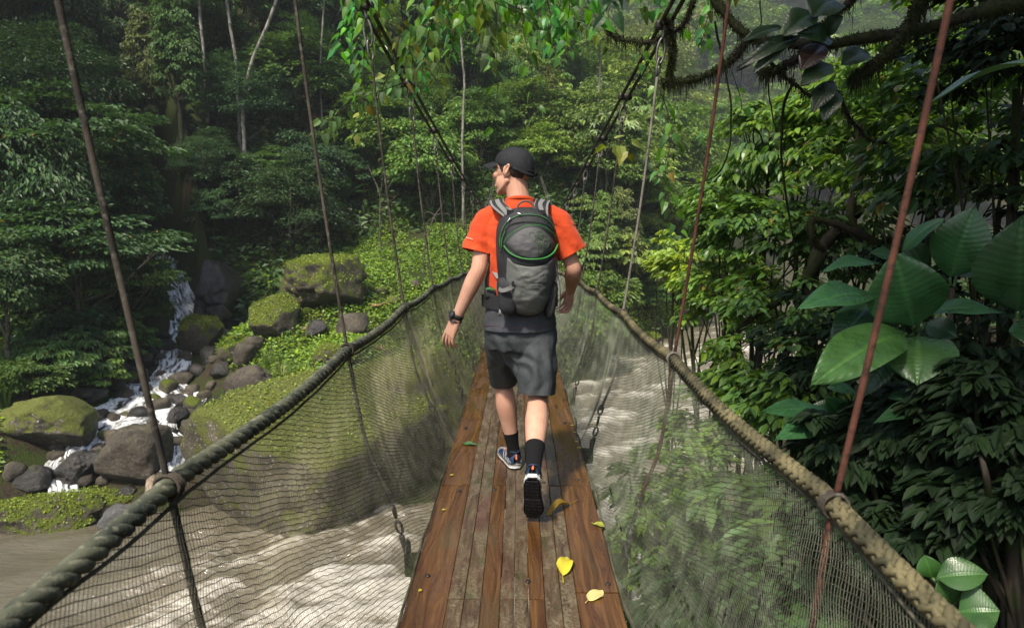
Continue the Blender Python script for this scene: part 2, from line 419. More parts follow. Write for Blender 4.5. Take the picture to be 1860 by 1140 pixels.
# ------------------------------------------------------------------ cascade water
def cascade_mat():
    m = M('white water'); v = m.pos(); uv = m.n('TexCoord').outputs['UV']
    n = m.noise(m.mapv(uv, (4.5, .55, 1)), 1.8, 4, .6, .6); n2 = m.noise(v, 11, 4, .6)
    al = m.rng(m.math('ADD', m.math('MULTIPLY', n, 1.0), m.math('MULTIPLY', n2, .16)), .42, .72)
    sh = m.bsdf(m.mix(m.rng(n2, .3, .7), (.74, .75, .74), (.90, .91, .90)), .5, .4, m.bump(n, .35, .05), **{'Subsurface Weight': .0})
    cl = m.n('BsdfPrincipled', {'Base Color': (.05, .045, .035, 1), 'Roughness': .08}).outputs[0]
    tp = m.n('BsdfTransparent').outputs[0]
    m1 = m.n('MixShader', {0: .35}); m.t.links.new(tp, m1.inputs[1]); m.t.links.new(cl, m1.inputs[2])
    m2 = m.n('MixShader', {0: al}); m.t.links.new(m1.outputs[0], m2.inputs[1]); m.t.links.new(sh, m2.inputs[2])
    return m.done(m2.outputs[0])
cascade_m = cascade_mat()
def stream_sheet(name, L, widths, lift, label):
    n = 160; P = spline(np.asarray(L), n); Wd = np.interp(np.linspace(0, 1, n), np.linspace(0, 1, len(widths)), widths)
    T = nrmz(np.gradient(P[:, :2], axis=0)); N_ = np.stack([-T[:, 1], T[:, 0]], 1); kk = 13
    u = np.linspace(-1, 1, kk); wob = vnoise(np.stack([np.arange(n) * .11, np.zeros(n), np.zeros(n)], 1), 4, 2)[:, None] * .35
    XY = P[:, None, :2] + N_[:, None] * ((u[None] + wob) * Wd[:, None] * .5)[..., None]
    z = height(XY[..., 0], XY[..., 1]); z = np.minimum(z, P[:, None, 2] + .4)
    z = np.maximum(z, P[:, None, 2] - .35) + lift + .14 * vnoise(np.stack([u[None] * 2.6 + 0 * z, np.arange(n)[:, None] * .09 + 0 * z, z * 0], -1), 9, 3) - .1 * u[None] ** 2
    g = Geo(); g.add(np.concatenate([XY, z[..., None]], -1), grid_faces(n, kk))
    o = g.build(name, cascade_m); uvl = o.data.uv_layers.new(name='UVMap')
    vi = np.zeros(len(o.data.loops), np.int32); o.data.loops.foreach_get('vertex_index', vi)
    d = np.concatenate([[0], np.cumsum(np.linalg.norm(np.diff(P, axis=0), axis=1))])
    UV = np.stack([(vi % kk) / (kk - 1), d[vi // kk]], 1); uvl.data.foreach_set('uv', UV.astype(np.float32).ravel())
    return tag(o, kind='structure')
stream_sheet('waterfall', STREAM[1:6], [.8, 1.2, 1.2, 1.1, 1.3, 1.2], .2, '')
stream_sheet('stream', STREAM[5:10], [1.2, 1.2, 2.1, 2.4, 1.2, .9], .2, '')
stream_sheet('lower_waterfall', STREAM[8:12], [.8, .7, .8, 1.0], .26, '')
stream_sheet('side_stream', STREAM2, [.8, .9, .6, .8, .7], .22, '')

# ------------------------------------------------------------------ rocks
_ico = {}
def ico(sub):
    if sub not in _ico:
        bm = bmesh.new(); bmesh.ops.create_icosphere(bm, subdivisions=sub, radius=1)
        _ico[sub] = (np.array([v.co[:] for v in bm.verts]), np.array([[v.index for v in f.verts] for f in bm.faces])); bm.free()
    return _ico[sub]
def rock_geo(r, seed, sub=4, rough=.22, flat=.0, square=.35):
    square = square * .55; rough = rough * 1.35
    V, Fc = ico(sub); d = V / (np.abs(V) ** (2 + square * 6)).sum(1, keepdims=True) ** (1 / (2 + square * 6))
    d = d * (1 + rough * vnoise(V * 1.4 + seed * 7.3, seed, 4)[:, None] + .40 * rough * vnoise(V * 5 + seed, seed + 5, 4)[:, None])
    # a few planar cuts so that it reads as broken stone
    rs = np.random.RandomState(seed)
    for _ in range(10):
        nn = nrmz(rs.normal(size=3)); dd = rs.uniform(.66, .92); h = d @ nn - dd
        d = d - np.where(h > 0, h * .8, 0)[:, None] * nn
    return d * np.asarray(r), Fc
def rock(px, py, wpx, hpx, seed, mat, label, cat='rock', name='boulder', group=None, depth=.8, sub=None, rough=.22, square=.3, base=None, sink=.15, rz=None):
    """px,py = bottom centre of the rock in the photograph; it stands where that ray meets the ground"""
    p = ground_hit(px, py) if base is None else np.asarray(base, float)
    sc = p[1] / F_PX; rx, rzz = wpx * sc / 2, hpx * sc / 2
    ry = depth * (rx * .6 + rzz * .6)
    sub = sub or (5 if wpx > 70 else 4)
    V, Fc = rock_geo((rx, ry, rzz), seed, sub, rough, 0, square)
    if rz is not None:
        c_, s_ = math.cos(rz), math.sin(rz); V = V @ np.array([[c_, s_, 0], [-s_, c_, 0], [0, 0, 1]])
    c = p + np.array([0, ry * .75, rzz * (1 - sink)])
    g = Geo(); g.add(V + c, Fc)
    o = tag(g.build(name, mat, loc=c - np.array([0, 0, rzz])), label, cat, group)
    if mat is rock_mossy and wpx > 44: moss_cover(o, V + c, Fc, seed)
    return o
def moss_cover(o, V, Fc, seed, dens=420, ll=.055, lo=.25, col=(.19, .25, .025)):
    """small creeping plants rooted on the upper faces of a boulder"""
    rs = np.random.RandomState(seed); a, b, c = V[Fc[:, 0]], V[Fc[:, 1]], V[Fc[:, 2]]; n = np.cross(b - a, c - a); ar = np.linalg.norm(n, axis=1) / 2; n = nrmz(n); m_ = (a + b + c) / 3
    wgt = ar * np.clip((n[:, 2] - lo) * 2.2 + .9 * vnoise(m_ * 2.1, seed, 3), 0, 1); N = int(min(7000, dens * wgt.sum()))
    if N < 20: return
    i = rs.choice(len(Fc), N, p=wgt / wgt.sum()); u = rs.uniform(size=(N, 2)); u = np.where(u.sum(1, keepdims=True) > 1, 1 - u, u)
    P = a[i] + (b - a)[i] * u[:, :1] + (c - a)[i] * u[:, 1:] + n[i] * rs.uniform(.0, .05, (N, 1)); D = nrmz(rs.normal(size=(N, 3)) + n[i] * .6)
    L = ll * rs.uniform(.5, 1.6, N); Vv, F = leaves(T_FAR, P, D, nrmz(n[i] + rs.normal(size=(N, 3)) * .4 + [0, 0, .4]), L, L * .7); g = Geo(); g.add(Vv, F)
    q = g.build('moss_cover', leaf_far, o, smooth=False); q.color = (*col, 1); q['kind'] = 'stuff'
# ================================================================== SUSPENSION BRIDGE
def dz(y):
    y = np.asarray(y, float)
    return np.interp(y, [-6, 4, 5.5, 7, 9, 11, 13, 15, 17, 20, 23, 26, 29, 32, 36], [0, 0, -.015, -.045, -.10, -.165, -.215, -.23, -.215, -.15, -.05, .08, .22, .38, .6])
bridge = empty('suspension_bridge', (0, -3.2, 0))
tag(bridge, 'narrow plank suspension bridge with rope handrails and netting over the muddy river', 'footbridge')

def wood_brown():
    m = M('wet brown plank'); v = m.obj(); oi = m.n('ObjectInfo').outputs['Random']
    off = m.n('CombineXYZ', {0: m.math('MULTIPLY', oi, 37.0), 1: m.math('MULTIPLY', oi, 91.0), 2: m.math('MULTIPLY', oi, 11.0)}).outputs[0]
    vv = m.n('VectorMath', {0: v, 1: off}, operation='ADD').outputs[0]
    warp = m.noise(m.mapv(vv, (5, .9, 5)), 1.0, 3, .5)
    g1 = m.noise(m.mapv(vv, (26, 1.0, 10), loc=m.n('CombineXYZ', {0: m.math('MULTIPLY', warp, 6.0)}).outputs[0]), 1.6, 7, .62, .8)
    g2 = m.noise(m.mapv(vv, (110, 3.0, 60)), 1.5, 4, .6)
    big = m.noise(m.mapv(vv, (4, 1.2, 4)), 1.2, 4, .6)
    c = m.ramp(g1, [(.28, (.028, .011, .004)), (.45, (.080, .035, .011)), (.62, (.145, .070, .022)), (.8, (.22, .12, .043))])
    c = m.mix(m.rng(g2, .45, .7, 0, .55), c, (.05, .022, .009))
    knot = m.n('TexVoronoi', {'Vector': m.mapv(vv, (7, 1.9, 0)), 'Scale': 1.0}).outputs['Distance']
    c = m.mix(m.rng(knot, .05, .16, .75, 0), c, (.028, .012, .006))
    c = m.mix(m.rng(big, .5, .75, 0, .75), c, m.mix(g2, (.07, .045, .02), (.10, .075, .03)))
    wet = m.rng(m.noise(m.mapv(vv, (6, 1.6, 1)), 1.3, 4, .6), .4, .62)
    return m.done(m.bsdf(c, m.mix(wet, (.14,) * 3, (.42,) * 3), .5, m.bump(m.math('ADD', g1, m.math('MULTIPLY', g2, .6)), .5, .005)))
def wood_weathered(dark=1.0, name='weathered lichen plank'):
    m = M(name); v = m.obj(); oi = m.n('ObjectInfo').outputs['Random']
    off = m.n('CombineXYZ', {0: m.math('MULTIPLY', oi, 53.0), 1: m.math('MULTIPLY', oi, 71.0), 2: m.math('MULTIPLY', oi, 19.0)}).outputs[0]
    vv = m.n('VectorMath', {0: v, 1: off}, operation='ADD').outputs[0]
    g1 = m.noise(m.mapv(vv, (30, 1.6, 10)), 1.6, 6, .65, .6); pat = m.noise(m.mapv(vv, (8, 2.6, 5)), 1.9, 7, .72, .25); fine = m.noise(vv, 85, 4, .65)
    base = m.ramp(g1, [(.3, (.032 * dark, .020 * dark, .011 * dark)), (.55, (.095 * dark, .060 * dark, .033 * dark)), (.8, (.16 * dark, .105 * dark, .06 * dark))])
    lich = m.ramp(fine, [(.3, (.075, .058, .034)), (.6, (.175, .143, .085)), (.85, (.31, .27, .18))])
    mk = m.math('MULTIPLY', m.rng(pat, .45, .60), m.rng(fine, .34, .58, .1, .9))
    c = m.mix(mk, base, lich)
    gm = m.rng(m.noise(m.mapv(vv, (5, 2.2, 2)), 1.7, 4, .6), .56, .68, 0, .6)
    c = m.mix(gm, c, m.mix(fine, (.02, .026, .008), (.07, .075, .025)))
    red = m.rng(m.noise(m.mapv(vv, (3, 1.0, 2)), 1.1, 4, .6), .58, .68, 0, .5)
    c = m.mix(red, c, (.10, .035, .028))
    return m.done(m.bsdf(c, m.mix(m.rng(pat, .4, .6), (.18,) * 3, (.55,) * 3), .5, m.bump(m.math('ADD', pat, m.math('MULTIPLY', fine, .5)), .6, .006)))
wb, ww = wood_brown(), wood_weathered()
wd = wood_weathered(.8, 'dark damp plank')
black_iron = plain('dark iron', (.03, .027, .025), .5, .5, .4, 60, .3, metal=.4)
beam_m = bark_mat('damp beam', (.018, .02, .012), (.05, .045, .03), 10, (.02, .035, .01), .6)

cols = [(.158, wb), (.063, ww), (.066, ww), (.072, wb), (.054, ww), (.056, ww), (.062, wb), (.063, ww), (.062, wd), (.166, wb)]
tot = sum(c for c, _ in cols); rs = np.random.RandomState(3)
x = -tot / 2 - .006
brk_even = [-3.0, -.85, 1.35, 3.58, 5.82, 8.05, 12.5, 17, 21.5, 26, 32.5]
brk_odd = [-3.0, .3, 2.45, 4.68, 6.92, 9.2, 13.5, 18, 22.5, 27, 32.5]
for ci, (wd_, mt) in enumerate(cols):
    br = brk_even if ci in (0, 3, 7, 8) else brk_odd
    if ci in (9,): br = [-3.0, .25, 2.5, 3.58, 4.72, 6.92, 9.2, 13.5, 18, 22.5, 32.5]
    for a, b in zip(br[:-1], br[1:]):
        n = max(2, int((b - a) / .5)); yy = np.linspace(a + .004, b - .004, n); gp = .0009
        wob = .0018 * vnoise(np.stack([yy * 2.2, yy * 0 + ci * 5.1, yy * 0], 1), ci, 2)
        lift = rs.uniform(-.002, .003); th = .045; ch = .0025
        prof = [(x + gp, -th), (x + wd_ - gp, -th), (x + wd_ - gp, -ch), (x + wd_ - gp - ch, 0), (x + gp + ch, 0), (x + gp, -ch)]
        V = np.array([[[q[0] + wob[i], yy[i], q[1] + lift + dz(yy[i])] for q in prof] for i in range(n)])
        V = V.reshape(-1, 3); Fq = grid_faces(n, 6, True)[:, ::-1]
        g = Geo(); g.add(V, Fq); g.F += [np.array([[5, 4, 3, 2, 1, 0]]), np.array([[(n - 1) * 6 + k for k in range(6)]])]; g.M += [np.zeros(1, int)] * 2
        o = g.build('plank', mt, bridge, smooth=False)
    x += wd_
# bolts on the planks
g0 = Geo()
bolts = [(-.36, 2.62), (-.31, 3.5), (.37, 2.56), (.34, 3.66), (.15, 3.62), (-.36, 4.62), (.34, 4.75), (-.33, 5.74), (.18, 4.74), (.33, 5.9), (.05, 2.58), (-.12, 3.52)]
for bx, by in bolts:
    g = Geo(); add_loft(g, [dict(c=np.array([bx, by, q[1]]), ax=np.array([1., 0, 0]), ay=np.array([0, 1., 0]), rx=q[0], ry=q[0]) for q in ((.011, -.004), (.011, .004), (.008, .0075), (.004, .008))], 10)
    g.build('bolt', black_iron, bridge)
# cross beams under the planks, their ends show beside the deck
for i in range(24):
    by = 1.45 + .7445 * (i - 4)
    by = 1.45 + .725 * (i - 4)
    L_ = .50 if i % 2 == 0 else .455
    g = Geo(); V, Fq, Fe = bevel_box((0, 0, 0), (.08, 2 * L_, .085), .008, rot=np.array([[0, 1, 0], [-1, 0, 0], [0, 0, 1]]))
    V = V + np.array([0, by, float(dz(by)) - .099]); g.add(V, Fq); g.F.append(Fe); g.M.append(np.zeros(2, int)); g.build('cross_beam', beam_m, bridge, smooth=False)

# ---- paths of ropes and cables
ST = 1.45 + 1.45 * np.arange(-3, 21); ST[3] = 1.385              # hanger stations
XL, XR, ZL, ZR = .737, .685, .887, .852
def rope_path(side, y):
    y = np.asarray(y, float); X0, Z0 = (-XL, ZL) if side < 0 else (XR, ZR)
    tw = ((y - 1.45) / 1.45) % 1.0; sag = -.022 * np.sin(tw * PI)
    x_ = X0 * (1 - .008 * np.sin(tw * PI)) * np.interp(y, [0, 12, 24], [1, .97, 1])
    far = np.interp(y, [6, 9, 12, 15, 20, 32], [0, -.05, -.09, -.10, -.05, 0.0])
    return np.stack([x_, y, Z0 + sag + dz(y) + far], -1)
CL = {2: (660, 8), 3: (742, 155), 4: (789, 238), 5: (820, 287), 6: (840, 323), 7: (856, 350)}
CR = {2: (1207, 45), 3: (1135, 175), 4: (1095, 250), 5: (1066, 300), 6: (1046, 336), 7: (1032, 360)}
def cable_ctrl(D):
    k = np.array(sorted(D)); P = np.array([at(*D[q], 1.45 + 1.45 * q) for q in k])
    cz = np.polyfit(P[:, 1], P[:, 2], 2); cx = np.polyfit(P[:, 1], P[:, 0], 1); return cx, cz
CAB = {-1: cable_ctrl(CL), 1: cable_ctrl(CR)}
def cable_path(side, y):
    y = np.asarray(y, float); cx, cz = CAB[side]; ymid = 14.8
    ym = np.where(y > ymid, 2 * ymid - y, y); ym = np.where(ym > 12.5, 12.5 + 2.3 * (1 - np.exp(-(ym - 12.5) / 2.3)), ym)
    return np.stack([np.polyval(cx, ym) + side * (.062 if side < 0 else .064) * sstep(2.9 - y, 0, 1.45), y, np.polyval(cz, ym)], -1)

def rope_mat(name, c0, c1, c2, scale=60):
    m = M(name); v = m.pos(); n1 = m.noise(v, 7, 4, .6); n2 = m.noise(v, scale, 4, .6); n3 = m.noise(v, 300, 2)
    c = m.mix(m.rng(n1, .35, .65), c0, c1); c = m.mix(m.rng(n2, .5, .66, 0, .8), c, c2)
    return m.done(m.bsdf(c, .85, .2, m.bump(n3, .6, .003)))
rope_l = rope_mat('dark mossy rope', (.028, .036, .03), (.10, .105, .07), (.19, .185, .13))
rope_r = rope_mat('braided pale rope', (.040, .038, .023), (.17, .145, .075), (.028, .03, .021), 28)  # pale and dark mottling stands in for lit bumps and shaded grooves
cable_m = rope_mat('steel cable', (.03, .034, .022), (.07, .07, .045), (.12, .115, .085), 40)
hang_m = rope_mat('dark hanger rope', (.028, .024, .02), (.07, .058, .045), (.12, .11, .09), 40)
hang_rust = rope_mat('rusty red hanger', (.050, .020, .014), (.10, .040, .026), (.03, .016, .013), 40)
hang_pale = rope_mat('pale steel hanger', (.13, .12, .10), (.24, .22, .18), (.08, .07, .06), 40)
net_m = plain('net cord', (.080, .074, .047), .75, .3, .5, 9)
net_v = plain('net cross cord', (.23, .208, .135), .7, .3, .4, 9)
net_g = plain('grey-green net cord', (.165, .18, .13), .7, .3, .4, 9)
steel_m = plain('grey galvanised steel', (.16, .15, .13), .45, .5, .4, 30, metal=.6)

def y_samples():
    return np.concatenate([np.arange(-3, 0, .04), np.arange(0, 5.5, .008), np.arange(5.5, 12, .02), np.arange(12, 32.6, .08)])
def twisted(path, s, rad, strand, nst, pitch, hands=(1,), k=6, weave=0.0):
    T, A, B = frames(path); g = Geo()
    for hd in hands:
        for q in range(nst):
            ph = hd * (2 * PI * s / pitch) + 2 * PI * q / nst
            rr = rad + weave * np.cos(nst * hd * ph * .5 + (PI if hd < 0 else 0))
            P = path + A * (np.cos(ph) * rr)[:, None] + B * (np.sin(ph) * rr)[:, None]
            add_tube(g, P, strand, k)
    return g
yy = y_samples()
for side in (-1, 1):
    P = rope_path(side, yy); s = np.concatenate([[0], np.cumsum(np.linalg.norm(np.diff(P, axis=0), axis=1))])
    if side < 0: g = twisted(P, s, .0108, .0126, 3, .125, k=8)
    else: g = twisted(P, s, .0146, .0079, 4, .14, (1, -1), 6, .0032)
    o = g.build('hand_rope', rope_l if side < 0 else rope_r, bridge)
    o['label'] = 'dark green twisted hand rope on the left' if side < 0 else 'pale yellowish braided hand rope on the right'
# main cables, two wires each side
ysc = np.arange(-3, 31, .1)
for side in (-1, 1):
    for q in (-1, 1):
        P = cable_path(side, ysc) + np.array([q * .028, 0, 0]); g = Geo(); add_tube(g, P, .0135, 8); g.build('main_cable', cable_m, bridge)
# hangers with clamps, hooks and lower shackles
def torus_link(c, ax, ay, rx, ry, r, n=16, k=6):
    t = np.linspace(0, 2 * PI, n + 1); P = c + np.outer(np.cos(t) * rx, ax) + np.outer(np.sin(t) * ry, ay)
    return tube(P, r, k, cap=False)[:2]
for side in (-1, 1):
    for k, ys_ in enumerate(ST):
        kk = k - 3
        if ys_ < -2 or ys_ > 30 or (kk >= 14): continue
        top = cable_path(side, ys_); rp = rope_path(side, ys_); end = np.array([side * .49, ys_, float(dz(ys_)) - .06])
        mt = hang_m
        if side > 0 and kk <= 1: mt = hang_rust
        if side > 0 and kk == 2: mt = hang_pale
        d = nrmz(rp - top); hk = min(.34, .16 * (top[2] - rp[2]))
        s0 = top + d * (hk + .02)
        low = rp + (end - rp) * .70
        g = Geo()
        sway = np.array([side * .012, 0, 0]); n = 40
        P1 = np.linspace(s0, rp, n) + np.outer(np.sin(np.linspace(0, PI, n)), sway); add_tube(g, P1, .0082 if kk > 1 else .0072, 7)
        P2 = spline([rp, rp * .6 + end * .4 + np.array([side * .03, 0, -.02]), low], 24); add_tube(g, P2, .0085, 7)
        # lashing where the hanger meets the hand rope
        for j in range(3):
            V, Fq = torus_link(rp + np.array([0, (j - 1) * .009, 0]), np.array([1., 0, 0]), np.array([0, 0, 1.]), .0275, .0275, .0042, 14, 5); g.add(V, Fq, 1)
        h = g.build('hanger', [mt, hang_pale if (side > 0 and kk == 1) else hang_m], bridge)
        if mt is hang_rust: h['label'] = 'rust-red hanger rope'
        if mt is hang_pale: h['label'] = 'pale steel hanger wire'
        g = Geo()
        for q in (-1, 1):
            V, Fq, Fe = bevel_box(top + np.array([0, q * .017, -.005]), (.11, .022, .05), .006); n0 = g.n; g.add(V, Fq); g.F.append(Fe + n0); g.M.append(np.zeros(2, int))
        g.build('clamp', black_iron, h)
        g = Geo(); tx = np.array([1., 0, 0]); mid = top + d * hk * .5; a3 = np.array([0, 1., 0])
        add_tube(g, np.linspace(top, top + d * hk * .3, 6), .011, 7)
        V, Fq = torus_link(top + d * hk * .55, tx, d, .024, hk * .27, .0075); g.add(V, Fq)
        V, Fq = torus_link(top + d * hk * .88, a3 * .8 + tx * .6, d, .021, hk * .2, .007); g.add(V, Fq)
        g.build('hook', steel_m, h)
        # rigging at the bottom: thimble, red-capped shackle, rope tail to the beam end
        g = Geo(); d2 = nrmz(end - low)
        V, Fq = torus_link(low, tx, d2, .015, .032, .006); g.add(V, Fq)
        for q in range(2):
            V, Fq = torus_link(low + d2 * (.075 + .075 * q), a3 if q == 0 else tx, d2, .014, .030, .0062); g.add(V, Fq)
        add_tube(g, np.linspace(low + d2 * .19, end, 8) , .012, 7)
        V, Fq = torus_link(end + np.array([0, 0, .01]), tx * 0 + np.array([0, 1., 0]), np.array([0, 0, 1.]), .05, .06, .008); g.add(V, Fq)
        sh = g.build('shackle', black_iron, h)
# nets
def net_surface(side, y, v):
    """v 0 = deck edge, 1 = hand rope"""
    top = rope_path(side, y); bot = np.stack([np.full_like(y, side * .415), y, dz(y) - .03], -1)
    tw = ((y - 1.45) / 1.45) % 1.0; be = np.sin(tw * PI)
    P = bot * (1 - v)[..., None] + top * v[..., None]
    bul = np.sin(PI * np.clip(v, 0, 1) ** .75) * (.03 + .05 * be * np.interp(y, [0, 5, 8], [1, .7, .1])) * (1 + .12 * np.sin(y * 2.1 + side))
    P[..., 0] += side * bul; P[..., 2] -= .55 * bul
    w = vnoise(np.stack([y * 3.1, v * 2.5, y * 0 + side * 9], -1), 12, 2)
    P[..., 0] += side * w * .008; P[..., 2] += w * .012 + .010 * np.sin(y * 9 + 4 * v) * (1 - v) ** 2
    P[..., 2] -= .02 * (v > .98) * 0
    return P
for side in (-1, 1):
    ya = np.arange(.25, 31, .04)
    # knotted net: heavier cords run away from the viewer and down, thin cords cross them
    g = Geo(); K = .36; u = np.linspace(0, 1, 72)
    cA = np.concatenate([np.arange(.10, 3.6, .0185), np.arange(3.6, 5.8, .028), np.arange(5.8, 12.1, .08)])
    Vg = np.repeat((.985 * (1 - u))[None], len(cA), 0); Yg = (cA[:, None] - Vg) / K; ok = (Yg.max(1) > .3) & (Yg.min(1) < 30); Vg, Yg = Vg[ok], np.clip(Yg[ok], .2, 31)
    P = net_surface(side, Yg, Vg); w1 = vnoise(np.stack([Yg * 6, Vg * 9, Yg * 0], -1), 4, 2); P[..., 2] += .0045 * w1 + .0022 * np.sin(Yg * 240); P[..., 1] += .004 * vnoise(np.stack([Yg * 8, Vg * 11, Yg * 0 + 5], -1), 7, 2)
    V, Fq = tubes(P, .00125); g.add(V, Fq, 0)
    yc = np.concatenate([np.arange(-.2, 4.4, .0115), np.arange(4.4, 12, .019), np.arange(12, 20, .05), np.arange(20, 31, .1)])
    Vg2, Yg2 = np.meshgrid(np.linspace(0, .985, 48), yc); Yg2 = Yg2 + .34 * Vg2 * np.interp(Yg2, [0, 30], [1, .9]) + .006 * np.sin(Vg2 * 40)
    P = net_surface(side, Yg2, Vg2); P[..., 1] += .004 * vnoise(np.stack([Yg2 * 80, Vg2 * 14, Yg2 * 0], -1), 6, 2); V, Fq = tubes(P, .00085 if side < 0 else .0007); g.add(V, Fq, 1)
    # selvedge cords at the top and bottom
    for v_, r_ in ((.965, .0045), (0.01, .006)):
        add_tube(g, net_surface(side, ya, np.full_like(ya, v_)), r_, 6, 0)
    o = g.build('safety_net', [net_m, net_v if side < 0 else net_g], bridge)
# ================================================================== FOLIAGE TOOLS
def tmpl_far():
    V = np.array([[0, 0, 0], [.5, .45, .12], [0, 1, -.08], [-.5, .45, .12]]); return V, np.array([[0, 1, 2], [0, 2, 3]])
def tmpl_oval(droop=.18, fold=.14, heart=0.0, n=4):
    ys = np.array([0, .22, .5, .78, 1.0]); ws = np.array([.06, .42, .5, .30, 0.02])
    if heart: ys = np.array([0, .12, .36, .68, 1.0]); ws = np.array([.05, .44, .50, .27, 0.01])
    V = []
    for y, w_ in zip(ys, ws):
        z = -droop * y * y; yb = y - heart * (1 if abs(y - .12) < .01 else 0)
        V += [[-w_, yb, z + fold * w_ * 2 * .5], [0, y, z], [w_, yb, z + fold * w_ * 2 * .5]]
    F = []
    for i in range(4):
        a = i * 3; F += [[a, a + 1, a + 4, a + 3], [a + 1, a + 2, a + 5, a + 4]]
    return np.array(V), np.array(F)
T_FAR, T_OVAL, T_HEART = tmpl_far(), tmpl_oval(), tmpl_oval(heart=.10)
T_LONG = tmpl_oval(.28, .12)
def leaves(T, P, D, Nn, L, W):
    """place template leaves: P base, D direction, Nn rough normal, L length, W width"""
    Vt, Ft = T; D = nrmz(D); X = nrmz(np.cross(D, Nn)); Zz = np.cross(X, D)
    L = np.broadcast_to(L, (len(P),)); W = np.broadcast_to(W, (len(P),))
    V = P[:, None] + X[:, None] * (Vt[None, :, 0:1] * W[:, None, None]) + D[:, None] * (Vt[None, :, 1:2] * L[:, None, None]) + Zz[:, None] * (Vt[None, :, 2:3] * L[:, None, None])
    F = Ft[None] + (np.arange(len(P)) * len(Vt))[:, None, None]
    return V.reshape(-1, 3), F.reshape(-1, Ft.shape[1])
def sph(rs, n): return nrmz(rs.normal(size=(n, 3)))

def crown_geo(seed, Rr, clumps, per, ll, T=T_FAR, asp=.5, cr=(.26, .40), droop=.35, shell=.45, top=.3, flat=.55, mat=0, drape=0.0):
    """leaf clumps through the crown's volume; centre at origin"""
    rs = np.random.RandomState(seed); Rr = np.asarray(Rr, float); g = Geo()
    d = sph(rs, clumps); d[:, 2] = np.where(d[:, 2] < -.35, -d[:, 2] * top, d[:, 2]); d = nrmz(d)
    lump = 1 + .28 * vnoise(d * 1.6 + seed, seed, 2)
    cc = d * (rs.uniform(shell, 1, clumps) ** .6 * lump)[:, None] * Rr
    crad = rs.uniform(cr[0], cr[1], clumps) * Rr.mean()
    n = rs.poisson(per, clumps); idx = np.repeat(np.arange(clumps), n); N = len(idx)
    q = sph(rs, N); q[:, 2] = np.where(q[:, 2] < -.2, -q[:, 2], q[:, 2])
    rr = rs.uniform(.45, 1.0, N)[:, None]
    off = q * rr * crad[idx][:, None]; off[:, 2] *= flat
    if drape: off[:, 2] -= drape * crad[idx] * (np.hypot(off[:, 0], off[:, 1]) / crad[idx]) ** 2
    P = cc[idx] + off
    out = nrmz(nrmz(off) * .8 + d[idx] * .7 + rs.normal(size=(N, 3)) * .45)
    D = nrmz(out * np.array([1, 1, .5]) + np.array([0, 0, -droop]))
    Nn = nrmz(np.array([0, 0, .75]) + out * .9 + rs.normal(size=(N, 3)) * .30)
    L = ll * rs.uniform(.6, 1.35, N)
    V, F = leaves(T, P - D * L[:, None] * .4, D, Nn, L, L * asp * rs.uniform(.8, 1.2, N)); g.add(V, F, mat)
    return g, cc
def rosette_crown(seed, Rr, n_um, rays, ll, T=T_OVAL, asp=.34):
    """umbrella clusters of long leaflets (cecropia-like)"""
    rs = np.random.RandomState(seed); Rr = np.asarray(Rr, float); g = Geo()
    d = sph(rs, n_um); d[:, 2] = np.abs(d[:, 2]) * .9 + .05; c = nrmz(d) * rs.uniform(.55, 1.05, n_um)[:, None] * Rr
    idx = np.repeat(np.arange(n_um), rays); N = len(idx); a = np.tile(np.arange(rays) * 2 * PI / rays, n_um) + rs.uniform(0, 6, n_um)[idx] + rs.normal(size=N) * .12
    tilt = nrmz(np.array([0, 0, 1.0]) + nrmz(c) * .5 + rs.normal(size=(n_um, 3)) * .2)
    X = nrmz(np.cross(tilt, np.array([.3, .9, .1]))); Y_ = np.cross(tilt, X)
    D = X[idx] * np.cos(a)[:, None] + Y_[idx] * np.sin(a)[:, None] - tilt[idx] * rs.uniform(.1, .5, N)[:, None]
    L = ll * rs.uniform(.75, 1.2, N)
    V, F = leaves(T, c[idx], D, tilt[idx] + D * .2, L, L * asp); g.add(V, F); return g, c
def trunk_geo(seed, h, r, targets, lean=0.0, n_l=6, below=.5):
    rs = np.random.RandomState(seed); g = Geo()
    top = np.array([lean * h * .3, rs.normal() * .05 * h, h * .95])
    P = spline(np.array([[0, 0, -below], [rs.normal() * .03 * h, rs.normal() * .03 * h, h * .35], [lean * h * .15 + rs.normal() * .03 * h, 0, h * .65], top]), 16)
    add_tube(g, P, np.interp(np.linspace(0, 1, 16), [0, .06, .5, 1], [r * 1.5, r * 1.05, r * .75, r * .25]), 9)
    if len(targets):
        for t in targets[rs.choice(len(targets), min(n_l, len(targets)), replace=False)]:
            i = rs.randint(6, 14); a = P[i]; m_ = a * .5 + t * .5 + np.array([0, 0, -.08 * h])
            add_tube(g, spline([a, m_, t], 8), np.linspace(r * .42, r * .08, 8), 6)
    return g

